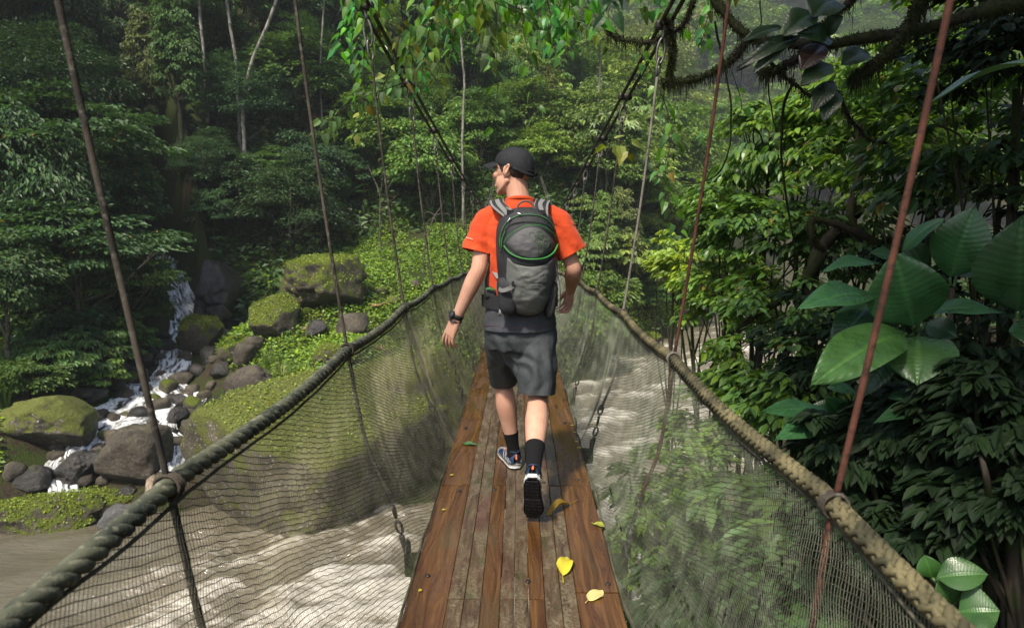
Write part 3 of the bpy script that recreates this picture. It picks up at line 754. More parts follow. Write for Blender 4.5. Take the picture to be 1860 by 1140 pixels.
leaf_far = leaf_mat('forest leaves', .46, .30, .35, yellow=.009)
leaf_shade = leaf_mat('shade leaves', .62, .25, .2, .8, yellow=.0)  # duller copy for bushes whose leaf colour holds painted shade
leaf_near = leaf_mat('near leaves', .36, .40, .45, yellow=.012)
def gloss_mat():
    m = M('ribbed glossy leaf'); col = m.n('ObjectInfo').outputs['Color']; v = m.obj(); at_ = m.n('Attribute', attribute_name='vein').outputs['Fac']
    n1 = m.noise(v, 9, 4, .6); n2 = m.noise(v, 40, 4, .65)
    c = m.mix(1.0, col, m.rng(n1, .3, .7, .75, 1.25), 'MULTIPLY'); c = m.mix(m.math('MULTIPLY', at_, .5), c, m.mix(1.0, col, (2.6, 2.3, 2.2), 'MULTIPLY'))
    c = m.mix(m.rng(n2, .66, .74, 0, .8), c, (.10, .075, .02))
    p = m.bsdf(c, m.rng(n1, .3, .7, .22, .42), .5, m.bump(m.math('ADD', n2, at_), .25, .004))
    tr = m.n('BsdfTranslucent', {'Color': m.mix(1.0, c, (1.2, 1.35, .5), 'MULTIPLY')}).outputs[0]; mx = m.n('MixShader', {0: .22}); m.t.links.new(p, mx.inputs[1]); m.t.links.new(tr, mx.inputs[2]); return m.done(mx.outputs[0])
leaf_gloss = gloss_mat()
bark_dark = bark_mat('dark mossy bark', (.02, .016, .012), (.06, .048, .034), 8, (.022, .032, .007), .55)
bark_pale = bark_mat('pale bark', (.11, .10, .085), (.34, .31, .26), 6, (.10, .11, .07), .25)
bark_grey = bark_mat('grey bark', (.06, .05, .04), (.14, .12, .095), 7, (.03, .04, .012), .4)

# ------------------------------------------------------------------ crown library (shared meshes, unit: metres)
LIB = {}
def lib(name, fn, leafm, barkm):
    """build one kind of tree: crown and trunk meshes kept out of the scene, copied by plant()"""
    cg, tg = fn(); a = cg.build('crown', leafm, smooth=False); b = tg.build('trunk', barkm)
    for o in (a, b): C.objects.unlink(o)
    LIB[name] = (a, b)
def mk(seed, Rr, h, r, clumps, per, ll, **kw):
    lean = kw.pop('lean', 0.0); nl = kw.pop('n_l', 6)
    def f():
        cg, cc = crown_geo(seed, Rr, clumps, per, ll, **kw)
        cz = h
        for i in range(len(cg.V)): cg.V[i] = cg.V[i] + np.array([lean * h * .3, 0, cz])
        return cg, trunk_geo(seed + 500, h, r, cc + np.array([lean * h * .3, 0, cz]), lean, nl)
    return f
def mkr(seed, Rr, h, r, n_um, rays, ll, **kw):
    def f():
        cg, cc = rosette_crown(seed, Rr, n_um, rays, ll, **kw)
        for i in range(len(cg.V)): cg.V[i] = cg.V[i] + np.array([0, 0, h])
        return cg, trunk_geo(seed + 500, h, r, cc + np.array([0, 0, h]), 0, 12)
    return f
lib('round', mk(1, (3.0, 3.0, 2.6), 4.6, .16, 85, 95, .30), leaf_far, bark_grey)
lib('round2', mk(2, (2.6, 3.0, 3.2), 5.2, .15, 90, 85, .27, droop=.55), leaf_far, bark_grey)
lib('layer', mk(3, (3.4, 3.2, 2.4), 4.2, .17, 60, 120, .27, flat=.28, droop=.25, cr=(.3, .48)), leaf_far, bark_grey)
lib('fine', mk(4, (2.6, 2.6, 2.8), 4.8, .14, 110, 120, .17, asp=.45), leaf_far, bark_grey)
lib('droopy', mk(5, (2.8, 2.8, 3.0), 4.4, .15, 90, 120, .26, droop=.85, asp=.40, drape=.6), leaf_far, bark_grey)
lib('tall', mk(6, (2.2, 2.2, 3.6), 6.5, .14, 80, 80, .26, shell=.3), leaf_far, bark_grey)
lib('umbrella', mkr(7, (3.0, 3.0, 2.3), 5.0, .13, 120, 10, .50), leaf_far, bark_grey)
lib('bush', mk(8, (1.6, 1.6, 1.15), 1.1, .06, 60, 75, .20, n_l=4), leaf_far, bark_dark)
lib('bush2', mk(9, (1.5, 1.6, 1.2), 1.1, .06, 50, 75, .25, droop=.7, flat=.4, n_l=4), leaf_far, bark_dark)
lib('column', mk(10, (1.3, 1.3, 5.2), 5.2, .2, 120, 80, .22, droop=.9, shell=.7, drape=.5, cr=(.16, .26)), leaf_far, bark_dark)
def plant(kind, p, sc, col, label, group=None, cat='tree', name='tree', rz=None, sz=None, rs=random):
    a, b = LIB[kind]; root = empty(name, p, rs.uniform(0, 6.28) if rz is None else rz)
    root.scale = (sc, sc, sc if sz is None else sz); tag(root, label, cat, group)
    for src in (a, b):
        o = src.copy(); C.objects.link(o); o.parent = root; o.name = src.name.split('.')[0]
        if src is a: o.color = (*col, 1)
    return root

# ================================================================== FOREST ON THE FAR HILLSIDE
random.seed(4); rs = np.random.RandomState(21)
COLS = dict(blue=(.060, .125, .048), deep=(.050, .105, .028), mid=(.080, .16, .032), bright=(.135, .225, .042), lime=(.215, .30, .060), pale=(.23, .31, .115), olive=(.115, .155, .038))
def vary(c, k=.18): f = 1 + random.uniform(-k, k); return tuple(q * f * (1 + random.uniform(-.08, .08)) for q in c)
cand = []
def scatter(x0, x1, y0, y1, step):
    for yy_ in np.arange(y0, y1, step):
        for xx_ in np.arange(x0, x1, step):
            cand.append((xx_ + rs.uniform(-.45, .45) * step, yy_ + rs.uniform(-.45, .45) * step, step))
scatter(-45, 30, 17, 62, 3.9); scatter(-45, 75, 62, 108, 6.2); scatter(-30, 120, 108, 200, 12); scatter(0, 200, 200, 335, 17)
A = np.array(cand); sf, xf, yf = pdist(A[:, :2], FAR); hz = height(A[:, 0], A[:, 1])
sdist = np.full(len(A), 1e9)
for L in (STREAM,):
    for a, b in zip(L[:-1], L[1:]):
        d = (b - a)[:2]; t = np.clip(((A[:, :2] - a[:2]) @ d) / (d @ d), 0, 1); q = A[:, :2] - a[:2] - t[:, None] * d; sdist = np.minimum(sdist, np.hypot(q[:, 0], q[:, 1]))
left = sstep(-xf, 11.5, 16); right = sstep(xf, 2.5, 8)
smin = 15.5 * (1 - left) * (1 - right) + 6.5 * left + 3.0 * right
n_t = 0
for (x_, y_, st), s_, z_, sd_, lf, rt, sm in zip(cand, sf, hz, sdist, left, right, smin):
    if (s_ < sm and not (y_ > 108 and z_ > -3)) or sd_ < 3.0: continue
    u = proj((x_, y_, z_ + 4)); 
    if u[2] < 0 or u[0] < -260 or u[0] > 1760 or u[1] < (-330 if y_ < 108 else -120) or u[1] > 640: continue
    if u[0] > 1560 and y_ < 100: continue
    sc = random.uniform(.75, 1.15) * (1 if st < 5 else 1.5 if st < 9 else 2.6 if st < 15 else 4.0)
    far = y_ > 70
    if u[0] < 330: kind = random.choice(['round', 'droopy', 'fine', 'layer', 'round2']); col = vary(COLS[random.choice(['blue', 'deep', 'deep', 'deep'])], .15); col = tuple(q * .62 for q in col); zone = 'dark left slope'  # colour scaled down as painted shade of the left slope
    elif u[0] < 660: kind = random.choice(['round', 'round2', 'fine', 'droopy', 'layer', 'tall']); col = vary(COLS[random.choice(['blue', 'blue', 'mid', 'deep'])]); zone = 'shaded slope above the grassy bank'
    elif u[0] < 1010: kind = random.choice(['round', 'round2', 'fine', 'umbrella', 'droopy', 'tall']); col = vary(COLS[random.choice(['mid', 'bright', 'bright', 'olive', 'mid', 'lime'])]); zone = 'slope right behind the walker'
    else: kind = random.choice(['round', 'round2', 'umbrella', 'fine', 'tall', 'layer']); col = vary(COLS[random.choice(['bright', 'lime', 'pale', 'lime', 'olive', 'bright'])]); zone = 'hazy slope to the right of the walker'  # brighter, paler leaf tones stand in for the glow on this slope
    if far: zone = 'distant misty mountainside'
    desc = {'round': 'dense rounded forest tree', 'round2': 'dense egg-shaped forest tree', 'layer': 'spreading flat-layered forest tree', 'fine': 'fine-leaved forest tree', 'droopy': 'drooping long-leaved forest tree', 'tall': 'slim pale-trunked forest tree', 'umbrella': 'umbrella-leaved forest tree'}[kind]
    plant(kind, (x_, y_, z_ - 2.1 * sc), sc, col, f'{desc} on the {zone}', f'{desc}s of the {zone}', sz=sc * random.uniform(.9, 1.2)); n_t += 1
Z_TOP = max([o.location.z + 12 * o.scale.z for o in C.objects if o.type == "EMPTY"] + [float(height(xx, yy3)) for xx in range(-110, 191, 20) for yy3 in range(-25, 331, 15)])
print("forest trees", n_t, Z_TOP)

# understory: leafy ground layer of the whole slope, nobody could count it
def cover(name, n, region, ll, col, label, cat, T=T_FAR, asp=.55, hgt=.5, keep=None, seed=1, up=.6):
    rs = np.random.RandomState(seed); x0, x1, y0, y1 = region
    X = rs.uniform(x0, x1, n); Y = rs.uniform(y0, y1, n)
    k = keep(X, Y); X, Y = X[k], Y[k]; Z = height(X, Y)
    cl = vnoise(np.stack([X * .8, Y * .8, X * 0], -1), seed, 3); Zo = Z + np.abs(rs.uniform(0, 1, len(X))) * hgt * (1 + cl)
    N = len(X); e = .15; gx = (height(X + e, Y) - Z) / e; gy = (height(X, Y + e) - Z) / e
    sn = nrmz(np.stack([-gx, -gy, np.ones(N)], 1))
    D = nrmz(rs.normal(size=(N, 3)) * np.array([1, 1, .35]) + sn * .25); Nn = nrmz(sn * up + np.array([0, 0, .5]) + rs.normal(size=(N, 3)) * .35)
    L = ll * rs.uniform(.6, 1.4, N) * (1 + .35 * cl)
    V, F = leaves(T, np.stack([X, Y, Zo], 1), D, Nn, L, L * asp); g = Geo(); g.add(V, F)
    o = g.build(name, leaf_far, smooth=False); o.color = (*col, 1); return tag(o, label, cat, None, 'stuff')
def k_slope(X, Y):
    P = np.stack([X, Y], 1); s, xf, yf = pdist(P, FAR); l = sstep(-xf, 11.5, 16); r = sstep(xf, 2.5, 8)
    d = np.full(len(X), 1e9)
    for a, b in zip(STREAM[:-1], STREAM[1:]):
        v = (b - a)[:2]; t = np.clip(((P - a[:2]) @ v) / (v @ v), 0, 1); q = P - a[:2] - t[:, None] * v; d = np.minimum(d, np.hypot(q[:, 0], q[:, 1]))
    return (d > 2.0) & (s > 14 * (1 - l) * (1 - r) + 4.5 * l + 1.2 * r) & (s < 45)
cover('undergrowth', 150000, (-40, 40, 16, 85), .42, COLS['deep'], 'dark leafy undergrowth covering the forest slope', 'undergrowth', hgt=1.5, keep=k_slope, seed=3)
STR = np.vstack([STREAM, STREAM2])
def k_bank(X, Y):
    P = np.stack([X, Y], 1); s, xf, yf = pdist(P, FAR); d = np.full(len(X), 1e9)
    for L in (STREAM, STREAM2):
        for a, b in zip(L[:-1], L[1:]):
            v = (b - a)[:2]; t = np.clip(((P - a[:2]) @ v) / (v @ v), 0, 1); q = P - a[:2] - t[:, None] * v; d = np.minimum(d, np.hypot(q[:, 0], q[:, 1]))
    n = vnoise(np.stack([X * .45, Y * .45, X * 0], -1), 31, 3)
    return (s > .5) & (s < 17) & (d > 1.6 + 1.2 * n) & (n > -.5)
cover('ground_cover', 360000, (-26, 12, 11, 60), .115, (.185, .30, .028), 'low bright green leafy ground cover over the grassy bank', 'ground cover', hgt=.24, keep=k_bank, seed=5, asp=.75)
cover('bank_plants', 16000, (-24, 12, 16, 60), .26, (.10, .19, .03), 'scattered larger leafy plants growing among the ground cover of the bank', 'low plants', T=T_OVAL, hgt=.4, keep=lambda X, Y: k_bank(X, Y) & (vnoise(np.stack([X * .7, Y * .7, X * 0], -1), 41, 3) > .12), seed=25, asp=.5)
def k_cliff(X, Y):
    P = np.stack([X, Y], 1); s, xf, yf = pdist(P, FAR); return (s > .25) & (s < 9) & (xf > 2)
cover('creepers', 60000, (0, 40, 30, 85), .26, COLS['bright'], 'bright creepers covering the river cliff to the right of the walker', 'creepers', hgt=.5, keep=k_cliff, seed=15)
# ================================================================== BOULDERS AND STONES
b0 = atz(505, 1005, WATER - .3)
def big_rock(c, r, seed, mat, label, rough=.2, square=.35, sub=5, tilt=None, name='boulder'):
    V, Fc = rock_geo(r, seed, sub, rough, 0, square)
    if tilt is not None: V = V @ np.array(Euler(tilt).to_matrix()).T
    g = Geo(); g.add(V + np.asarray(c), Fc)
    o = tag(g.build(name, mat, loc=np.asarray(c) - np.array([0, 0, r[2]])), label, 'boulder'); moss_cover(o, V + np.asarray(c), Fc, seed, 260, .06, .45); return o
big_rock((-5.9, 19.4, -5.75), (4.1, 3.3, 2.75), 11, rock_lichen, 'huge speckled mossy boulder at the river edge seen through the left net', tilt=(R(-6), R(7), R(14)))
big_rock((-3.3, 22.6, -5.2), (2.9, 2.9, 2.5), 12, rock_lichen, 'speckled ridge boulder behind the huge one and closest to the walkway', tilt=(0, R(16), R(30)))
rock(572, 572, 165, 125, 21, rock_mossy, 'large round boulder capped with green moss, upper one of the mossy pair', 'boulder', depth=.9, square=.03, rough=.3)
rock(487, 622, 104, 98, 22, rock_mossy, 'brown mossy boulder in front of the upper mossy one', 'boulder', depth=.9, square=.08, rough=.26)
rock(357, 645, 76, 74, 23, rock_mossy, 'low green boulder right at the foot of the waterfall', 'boulder')
rock(392, 590, 50, 42, 24, rock_wet, 'dark stone with a pale spot behind the low green boulder', 'rock')
rock(636, 618, 62, 50, 25, rock_plain, 'square brown rock lying on the green bank above the rope', 'rock')
rock(572, 615, 44, 36, 26, rock_wet, 'dark rock on the bank left of the square brown rock', 'rock')
rock(713, 556, 28, 20, 27, rock_lichen, 'small pale whitish stone on the lit grass', 'rock', sub=3)
rock(752, 525, 20, 18, 28, rock_plain, 'small round grey stone on the lit grass', 'rock', sub=3)
rock(692, 536, 26, 18, 29, rock_mossy, 'small flat mossy stone on the lit grass', 'rock', sub=3)
rock(445, 735, 90, 70, 30, rock_plain, 'brown slab of rock under the grass tufts', 'rock')
rock(600, 665, 96, 40, 31, rock_mossy, 'low mossy outcrop on the bank just above the rope', 'rock')
rock(70, 826, 168, 120, 32, rock_lichen, 'wide pale speckled boulder at left edge over the grass', 'boulder', square=.2)
rock(222, 894, 122, 122, 33, rock_plain, 'tall blocky brown boulder with a flat top in the stream', 'boulder', square=.75, rough=.12)
rock(176, 947, 104, 52, 34, rock_mossy, 'long mossy rock lying at the stream mouth', 'rock', square=.5)
rock(203, 972, 66, 52, 35, rock_grey, 'angular blue-grey rock standing in the river margin', 'rock', square=.6, base=at(203, 972, 16.6))
rock(128, 893, 84, 74, 36, rock_wet, 'dark wet rock that the lower waterfall runs over', 'rock')
rock(40, 1000, 260, 106, 37, rock_mossy, 'broad mossy ledge along the river at left edge', 'boulder', square=.5, base=at(40, 1000, 16.5), depth=.5)
rock(50, 896, 70, 50, 38, rock_wet, 'dark mossy rock in the shade above the ledge', 'rock')
rock(378, 578, 84, 112, 39, rock_wet, 'steep dark slab beside the upper waterfall', 'rock', depth=1.2, square=.3, rough=.34)
rock(163, 735, 50, 40, 40, rock_wet, 'dark wet rock left of the wide cascade', 'rock')
rock(322, 706, 44, 32, 41, rock_plain, 'rounded tan stone in the middle of the cascade', 'rock', sub=3)
rock(296, 640, 34, 26, 42, rock_wet, 'wet stone at the head of the cascade', 'rock', sub=3)
rock(1172, 640, 70, 44, 43, rock_mossy, 'dark mossy rock in the river seen through the right net', 'boulder', base=atz(1172, 642, WATER))
rock(1160, 592, 60, 44, 44, rock_mossy, 'mossy rock at the foot of the far cliff', 'boulder', base=atz(1158, 604, WATER))
rock(1185, 575, 52, 64, 45, rock_wet, 'shaded rock face under the far cliff', 'boulder', base=atz(1190, 600, WATER))
rock(1245, 545, 90, 60, 46, rock_plain, 'bare brown rock outcrop beyond the yellow-green leaves', 'boulder', base=atz(1250, 594, WATER))
big_rock(tuple(at(1182, 520, 50.5)), (1.9, 2.0, 2.6), 47, rock_mossy, 'sloping mossy rock face on the far cliff above the river', tilt=(0, R(28), 0))
big_rock(tuple(at(1120, 560, 47)), (1.6, 1.6, 3.2), 48, rock_mossy, 'upright mossy cliff rock left of the sloping one')
# countable loose stones of the cascade
stones = [(268, 655, 26, 20), (330, 660, 24, 18), (355, 690, 26, 22), (300, 720, 30, 24), (345, 722, 24, 18), (375, 660, 30, 26), (404, 628, 26, 26), (432, 606, 26, 24),
          (415, 660, 36, 30), (440, 668, 40, 36), (398, 690, 34, 26), (280, 752, 34, 24), (320, 742, 28, 22), (345, 752, 28, 26), (368, 735, 26, 22), (315, 778, 36, 30),
          (338, 792, 30, 22), (215, 680, 28, 18), (232, 700, 30, 20), (255, 668, 28, 22), (210, 715, 26, 22), (200, 772, 30, 18), (250, 768, 34, 24), (190, 805, 26, 20),
          (172, 836, 22, 18), (165, 862, 24, 18), (182, 884, 26, 16), (300, 800, 26, 20), (352, 772, 26, 20), (380, 712, 22, 16), (262, 720, 20, 18), (225, 765, 20, 14),
          (185, 925, 24, 14), (160, 905, 20, 14), (408, 602, 22, 16), (370, 618, 22, 18), (455, 640, 34, 24), (230, 905, 26, 18), (262, 880, 26, 18), (250, 940, 34, 22),
          (330, 690, 18, 14), (290, 690, 18, 14), (318, 640, 18, 14), (278, 735, 20, 16), (148, 790, 26, 18), (130, 772, 24, 16), (180, 700, 34, 26), (245, 655, 24, 16)]
rs = np.random.RandomState(5)
for i, (a, b, c_, d_) in enumerate(stones):
    mt = [rock_wet, rock_plain, rock_wet, rock_mossy, rock_plain][i % 5]
    lab = {rock_wet: 'dark wet stone among the stones of the cascade', rock_plain: 'brown rounded stone among the stones of the cascade', rock_mossy: 'moss-tinged stone among the stones of the cascade'}[mt]
    grp = {rock_wet: 'dark wet cascade stones', rock_plain: 'brown cascade stones', rock_mossy: 'mossy cascade stones'}[mt]
    rock(a, b, c_ * 1.3, d_ * 1.35, 60 + i, mt, lab, 'stone', 'stone', grp, sub=3, square=rs.uniform(.05, .5), rough=.2, rz=rs.uniform(0, 3))
pool = np.vstack([spline(STREAM[4:11], 200), spline(STREAM2, 120)])
for i in range(64):
    q = pool[rs.randint(len(pool))]; a = rs.uniform(0, 6.28); r_ = rs.uniform(.5, 2.3); x_, y_ = q[0] + r_ * math.cos(a), q[1] + r_ * math.sin(a); p = stand(x_, y_)
    if p[2] < WATER: continue
    mt = [rock_wet, rock_plain, rock_plain][i % 3]; sz = rs.uniform(.13, .38); V, Fc = rock_geo((sz, sz * rs.uniform(.7, 1.1), sz * rs.uniform(.55, .85)), 200 + i, 3, .24, 0, rs.uniform(.05, .6)); g = Geo(); g.add(V + p + [0, 0, sz * .35], Fc)
    wet = mt is rock_wet
    tag(g.build('stone', mt, loc=p), 'dark wet stone among the stones of the cascade' if wet else 'brown rounded stone among the stones of the cascade', 'stone', 'dark wet cascade stones' if wet else 'brown cascade stones')
# driftwood
wood_grey = bark_mat('driftwood', (.16, .12, .085), (.33, .26, .19), 10)
p0 = ground_hit(272, 905) + np.array([0, 0, -.1]); p1 = ground_hit(285, 815) + np.array([0, -.6, .5])
g = Geo(); P = spline([p0, p0 * .6 + p1 * .4 + [.1, 0, .15], p1], 24); add_tube(g, P, np.linspace(.17, .07, 24) * (1 + .2 * vnoise(P * 3, 2, 2)), 10)
P = spline([p0 * .5 + p1 * .5, p0 * .35 + p1 * .65 + [.25, -.1, .05], p1 + [.35, -.2, -.1]], 14); add_tube(g, P, np.linspace(.08, .03, 14), 8)
tag(g.build('driftwood_log', wood_grey, loc=p0), 'weathered split log leaning between the blocky boulder and the huge one', 'log')
# ================================================================== PLANTS OF THE BANKS AND NEAR THE BRIDGE
def spot(px, py, **k): return ground_hit(px, py, **k)
# left bank: the dark shrubs that hang over the waterfall and the stream
for kind, px, py, sc, c, lab in [
        ('layer', 150, 640, .95, 'blue', 'big spreading dark green shrub left of the cascade'),
        ('layer', 232, 612, .58, 'mid', 'layered green shrub overhanging the left side of the waterfall'),
        ('droopy', 60, 560, 1.0, 'deep', 'long-leaved dark shrub at left edge above the pale boulder'),
        ('round', 190, 500, .75, 'blue', 'rounded dark green tree just above the top of the waterfall'),
        ('layer', 120, 470, 1.1, 'deep', 'dark layered tree standing behind the left shrubs'),
        ('round2', 20, 690, .62, 'deep', 'low dark shrub beside the grass at left edge'),
        ('round', 430, 420, .62, 'blue', 'rounded shrub leaning over the dark gully beside the steps'),
        ('round2', 392, 452, .42, 'blue', 'dark shrub at the head of the gully above the wet slab'),
        ('fine', 380, 400, .66, 'blue', 'fine-leaved shrub left of the rounded gully shrub'),
        ('round2', 640, 380, .5, 'blue', 'dark shrub at the top of the grassy bank'),
        ('layer', 505, 385, .6, 'mid', 'light green layered shrub above the wooden steps'),
        ('column', 262, 470, .62, 'olive', 'vine-draped column of leaves in front of the dark left slope'),
        ('column', 285, 330, .95, 'olive', 'creeper-wrapped column of leaves at the top of the dark left slope'),
        ('column', 235, 250, 1.0, 'deep', 'dark creeper column left of the creeper-wrapped one'),
        ('column', 330, 260, .8, 'mid', 'creeper column beneath the leftmost pale trunk'),
        ('column', 1128, 560, .72, 'olive', 'tall curtain of creepers hanging down the far cliff'),
        ('column', 1098, 540, .62, 'bright', 'bright creeper column left of the cliff curtain'),
        ('bush2', 1065, 500, 1.1, 'bright', 'bright bush on the far bank right of the walker'),
        ('bush', 1165, 520, 1.0, 'olive', 'bush on the rim of the mossy cliff')]:
    p = spot(px, py); plant(kind, p - np.array([0, 0, .25]), sc, vary(COLS[c], .08), lab, cat='shrub' if kind != 'column' else 'creeper', name='shrub' if kind != 'column' else 'creeper')
for kind, px, py, sc, c in [('bush', 205, 650, .8, 'mid'), ('bush2', 240, 655, .6, 'mid'), ('bush2', 165, 690, .8, 'mid'), ('bush', 60, 735, .7, 'mid'), ('bush2', 180, 710, .55, 'bright'),
                            ('bush', 130, 655, .9, 'blue'), ('bush2', 100, 700, .7, 'mid'), ('bush', 268, 590, .6, 'mid'), ('bush2', 262, 560, .7, 'blue'), ('bush2', 262, 530, .7, 'blue')]:
    plant(kind, spot(px, py) - np.array([0, 0, .1]), sc, vary(COLS[c], .15), 'low leafy bush crowding the left edge of the stream', 'low bushes along the stream', 'bush', 'bush')

rq = np.random.RandomState(77); nb_ = 0
while nb_ < 26:
    x_, y_ = rq.uniform(3, 24), rq.uniform(33, 72); s_ = pdist(np.array([[x_, y_]]), FAR)[0][0]
    if not .6 < s_ < 6: continue
    u_ = proj(stand(x_, y_))
    if not (1010 < u_[0] < 1420): continue
    plant(random.choice(['bush', 'bush2']), stand(x_, y_) - np.array([0, 0, .3]), rq.uniform(.8, 1.5), vary(COLS[random.choice(['bright', 'lime', 'mid'])]), 'bright leafy bush clinging to the river cliff right of the walker', 'bushes on the river cliff', 'bush', 'bush'); nb_ += 1
for i_, (px, py, Y, sc) in enumerate([(1105, 255, 47, 1.15), (1150, 330, 50, 1.0)]):
    q = at(px, py, Y); plant('umbrella', (q[0], q[1], q[2] - 5.0 * sc), sc, COLS['pale'], ['pale umbrella-leaved tree just left of the right cable', 'smaller pale umbrella-leaved tree below the first'][i_])
# ---- pale slender trunks on the left slope
def bare_tree(pts, r0, r1, label, mat=bark_pale, branches=(), cat='tree', name='slender_tree', crown=None):
    P = np.array([at(*q) for q in pts]); base = P[0]; base = base.copy(); base[2] = min(base[2], stand(base[0], base[1])[2])
    root = empty(name, base); tag(root, label, cat); g = Geo()
    Q = spline(np.vstack([base[None], P]), 40); Q = Q + .02 * vnoise(Q * 2.2, 3, 2)[:, None]; add_tube(g, Q, np.linspace(r0, r1, 40), 8); g.build('trunk', mat, root)
    for b in branches:
        g = Geo(); Qb = spline(np.array([at(*q) for q in b]), 14); add_tube(g, Qb, np.linspace(r1 * .9, r1 * .35, 14), 6); g.build('branch', mat, root)
    if crown is not None:
        cg, _ = crown_geo(77, (1.6, 1.6, 1.0), 30, 40, .25)
        for i in range(len(cg.V)): cg.V[i] = cg.V[i] + P[-1]
        o = cg.build('crown', leaf_far, root, smooth=False); o.color = (*COLS[crown], 1)
    return root
bare_tree([(441, 200, 40), (445, 160, 40), (462, 100, 40), (486, 45, 40), (505, -10, 40), (520, -60, 40)], .12, .08, 'curved white trunk leaning right on the left slope', crown='blue')
bare_tree([(432, 190, 41), (428, 110, 41), (417, 40, 41), (408, -30, 41)], .10, .08, 'straight pale trunk beside the curved white one', crown='blue')
bare_tree([(370, 95, 41), (364, 40, 41), (360, -40, 41)], .10, .08, 'leftmost pale trunk on the dark slope', crown='deep')
bare_tree([(582, 130, 44), (588, 20, 44), (590, -40, 44)], .06, .05, 'thin pale trunk just right of the second left hanger', crown='blue')
bare_tree([(840, 250, 40), (843, 150, 40), (836, 60, 40), (832, 0, 40)], .07, .05, 'thin white trunk left of the cap', crown='mid')
bare_tree([(1086, 200, 52), (1090, 130, 52), (1089, 90, 52)], .10, .07, 'short pale trunk left of the right cable on the hazy slope', crown='pale')
bare_tree([(1090, 330, 14), (1080, 420, 14)], .03, .02, 'thin pale stem beside the fourth right hanger') if False else None
bare_tree([(690, 400, 36), (690, 355, 36), (676, 320, 36), (668, 300, 36)], .045, .022, 'bare forked dead stem at the back of the grassy bank', bark_grey, [[(690, 360, 36), (694, 330, 36), (692, 300, 36)], [(690, 385, 36), (706, 370, 36), (724, 350, 36)]], 'dead tree', 'dead_tree')
bare_tree([(770, 470, 33), (776, 430, 33), (790, 390, 33)], .04, .025, 'twiggy dead shrub with a pale tangled top on the bank', bark_grey, [[(790, 390, 33), (775, 385, 33), (768, 398, 33)], [(790, 390, 33), (804, 372, 33), (806, 362, 33)], [(790, 390, 33), (812, 388, 33), (818, 398, 33)], [(788, 394, 33), (796, 410, 33), (800, 420, 33)], [(788, 394, 33), (774, 408, 33), (776, 420, 33)]], 'dead shrub', 'dead_shrub')

# ---- wooden steps on the far bank
stp = spot(566, 462); st_top = at(572, 412, stp[1] + 2.2); step_m = bark_mat('dark weathered timber', (.012, .010, .009), (.05, .042, .034), 9)
root = empty('wooden_steps', stp); tag(root, 'dark wooden stair climbing the far bank at the forest edge', 'stairs')
dirv = st_top - stp; sidev = np.array([.52, .12, 0])
for s_ in (-1, 1):
    g = Geo(); add_tube(g, np.linspace(stp + s_ * sidev * .9, st_top + s_ * sidev * .9, 4), .07, 4); g.build('stringer', step_m, root, smooth=False)
for i in range(9):
    g = Geo(); V, Fq = box(stp + dirv * (i + .5) / 9, (1.05, .26, .07)); g.add(V, Fq); g.build('tread', step_m, root, smooth=False)
for s_ in (-1, 1):
    g = Geo(); add_tube(g, np.linspace(stp + s_ * sidev + [0, 0, .75], st_top + s_ * sidev + [0, 0, .75], 4), .035, 5)
    for t in (0, .5, 1): add_tube(g, np.linspace(stp + dirv * t + s_ * sidev, stp + dirv * t + s_ * sidev + [0, 0, .78], 2), .04, 5)
    g.build('handrail', step_m, root, smooth=False)

# ---- ferns, grass tufts and banana-like plants
def fern(px, py, size, n, seed, label, col=(.12, .17, .025)):
    p = spot(px, py); rs = np.random.RandomState(seed); root = empty('fern', p); tag(root, label, 'fern')
    for i in range(n):
        a = rs.uniform(0, 2 * PI); L = size * rs.uniform(.7, 1.1); h = np.array([math.cos(a), math.sin(a), 0])
        sp_ = spline(np.array([p, p + h * L * .4 + [0, 0, L * .55], p + h * L * .95 + [0, 0, L * .35]]), 22); T = nrmz(np.gradient(sp_, axis=0)); sd = np.cross(T, [0, 0, 1.0])
        w_ = np.sin(np.linspace(.15, PI, 22)) * L * .2; Pq = np.vstack([sp_, sp_]); D = np.vstack([sd + T * .35, -sd + T * .35]); ww_ = np.concatenate([w_, w_])
        V, F = leaves(T_FAR, Pq, D, np.tile([0, 0, 1.0], (44, 1)), ww_ + .01, np.full(44, L * .055)); g = Geo(); g.add(V, F); add_tube(g, sp_, .006, 4, 0)
        o = g.build('frond', leaf_near, root, smooth=False); o.color = (*col, 1)
    return root
fern(585, 552, 1.25, 9, 3, 'large light green fern beside the big mossy boulder')
fern(612, 520, 1.1, 7, 4, 'fern with an orange-tipped frond near the second hanger', (.15, .15, .03))
fern(548, 580, .7, 7, 5, 'small fern at the lower right of the mossy boulders')
fern(438, 628, .7, 8, 6, 'small bright fern at the foot of the brown mossy boulder', (.16, .2, .02))
fern(380, 632, .6, 6, 7, 'little fern on the low green boulder')
fern(590, 500, .8, 7, 8, 'fern growing on top of the large mossy boulder')
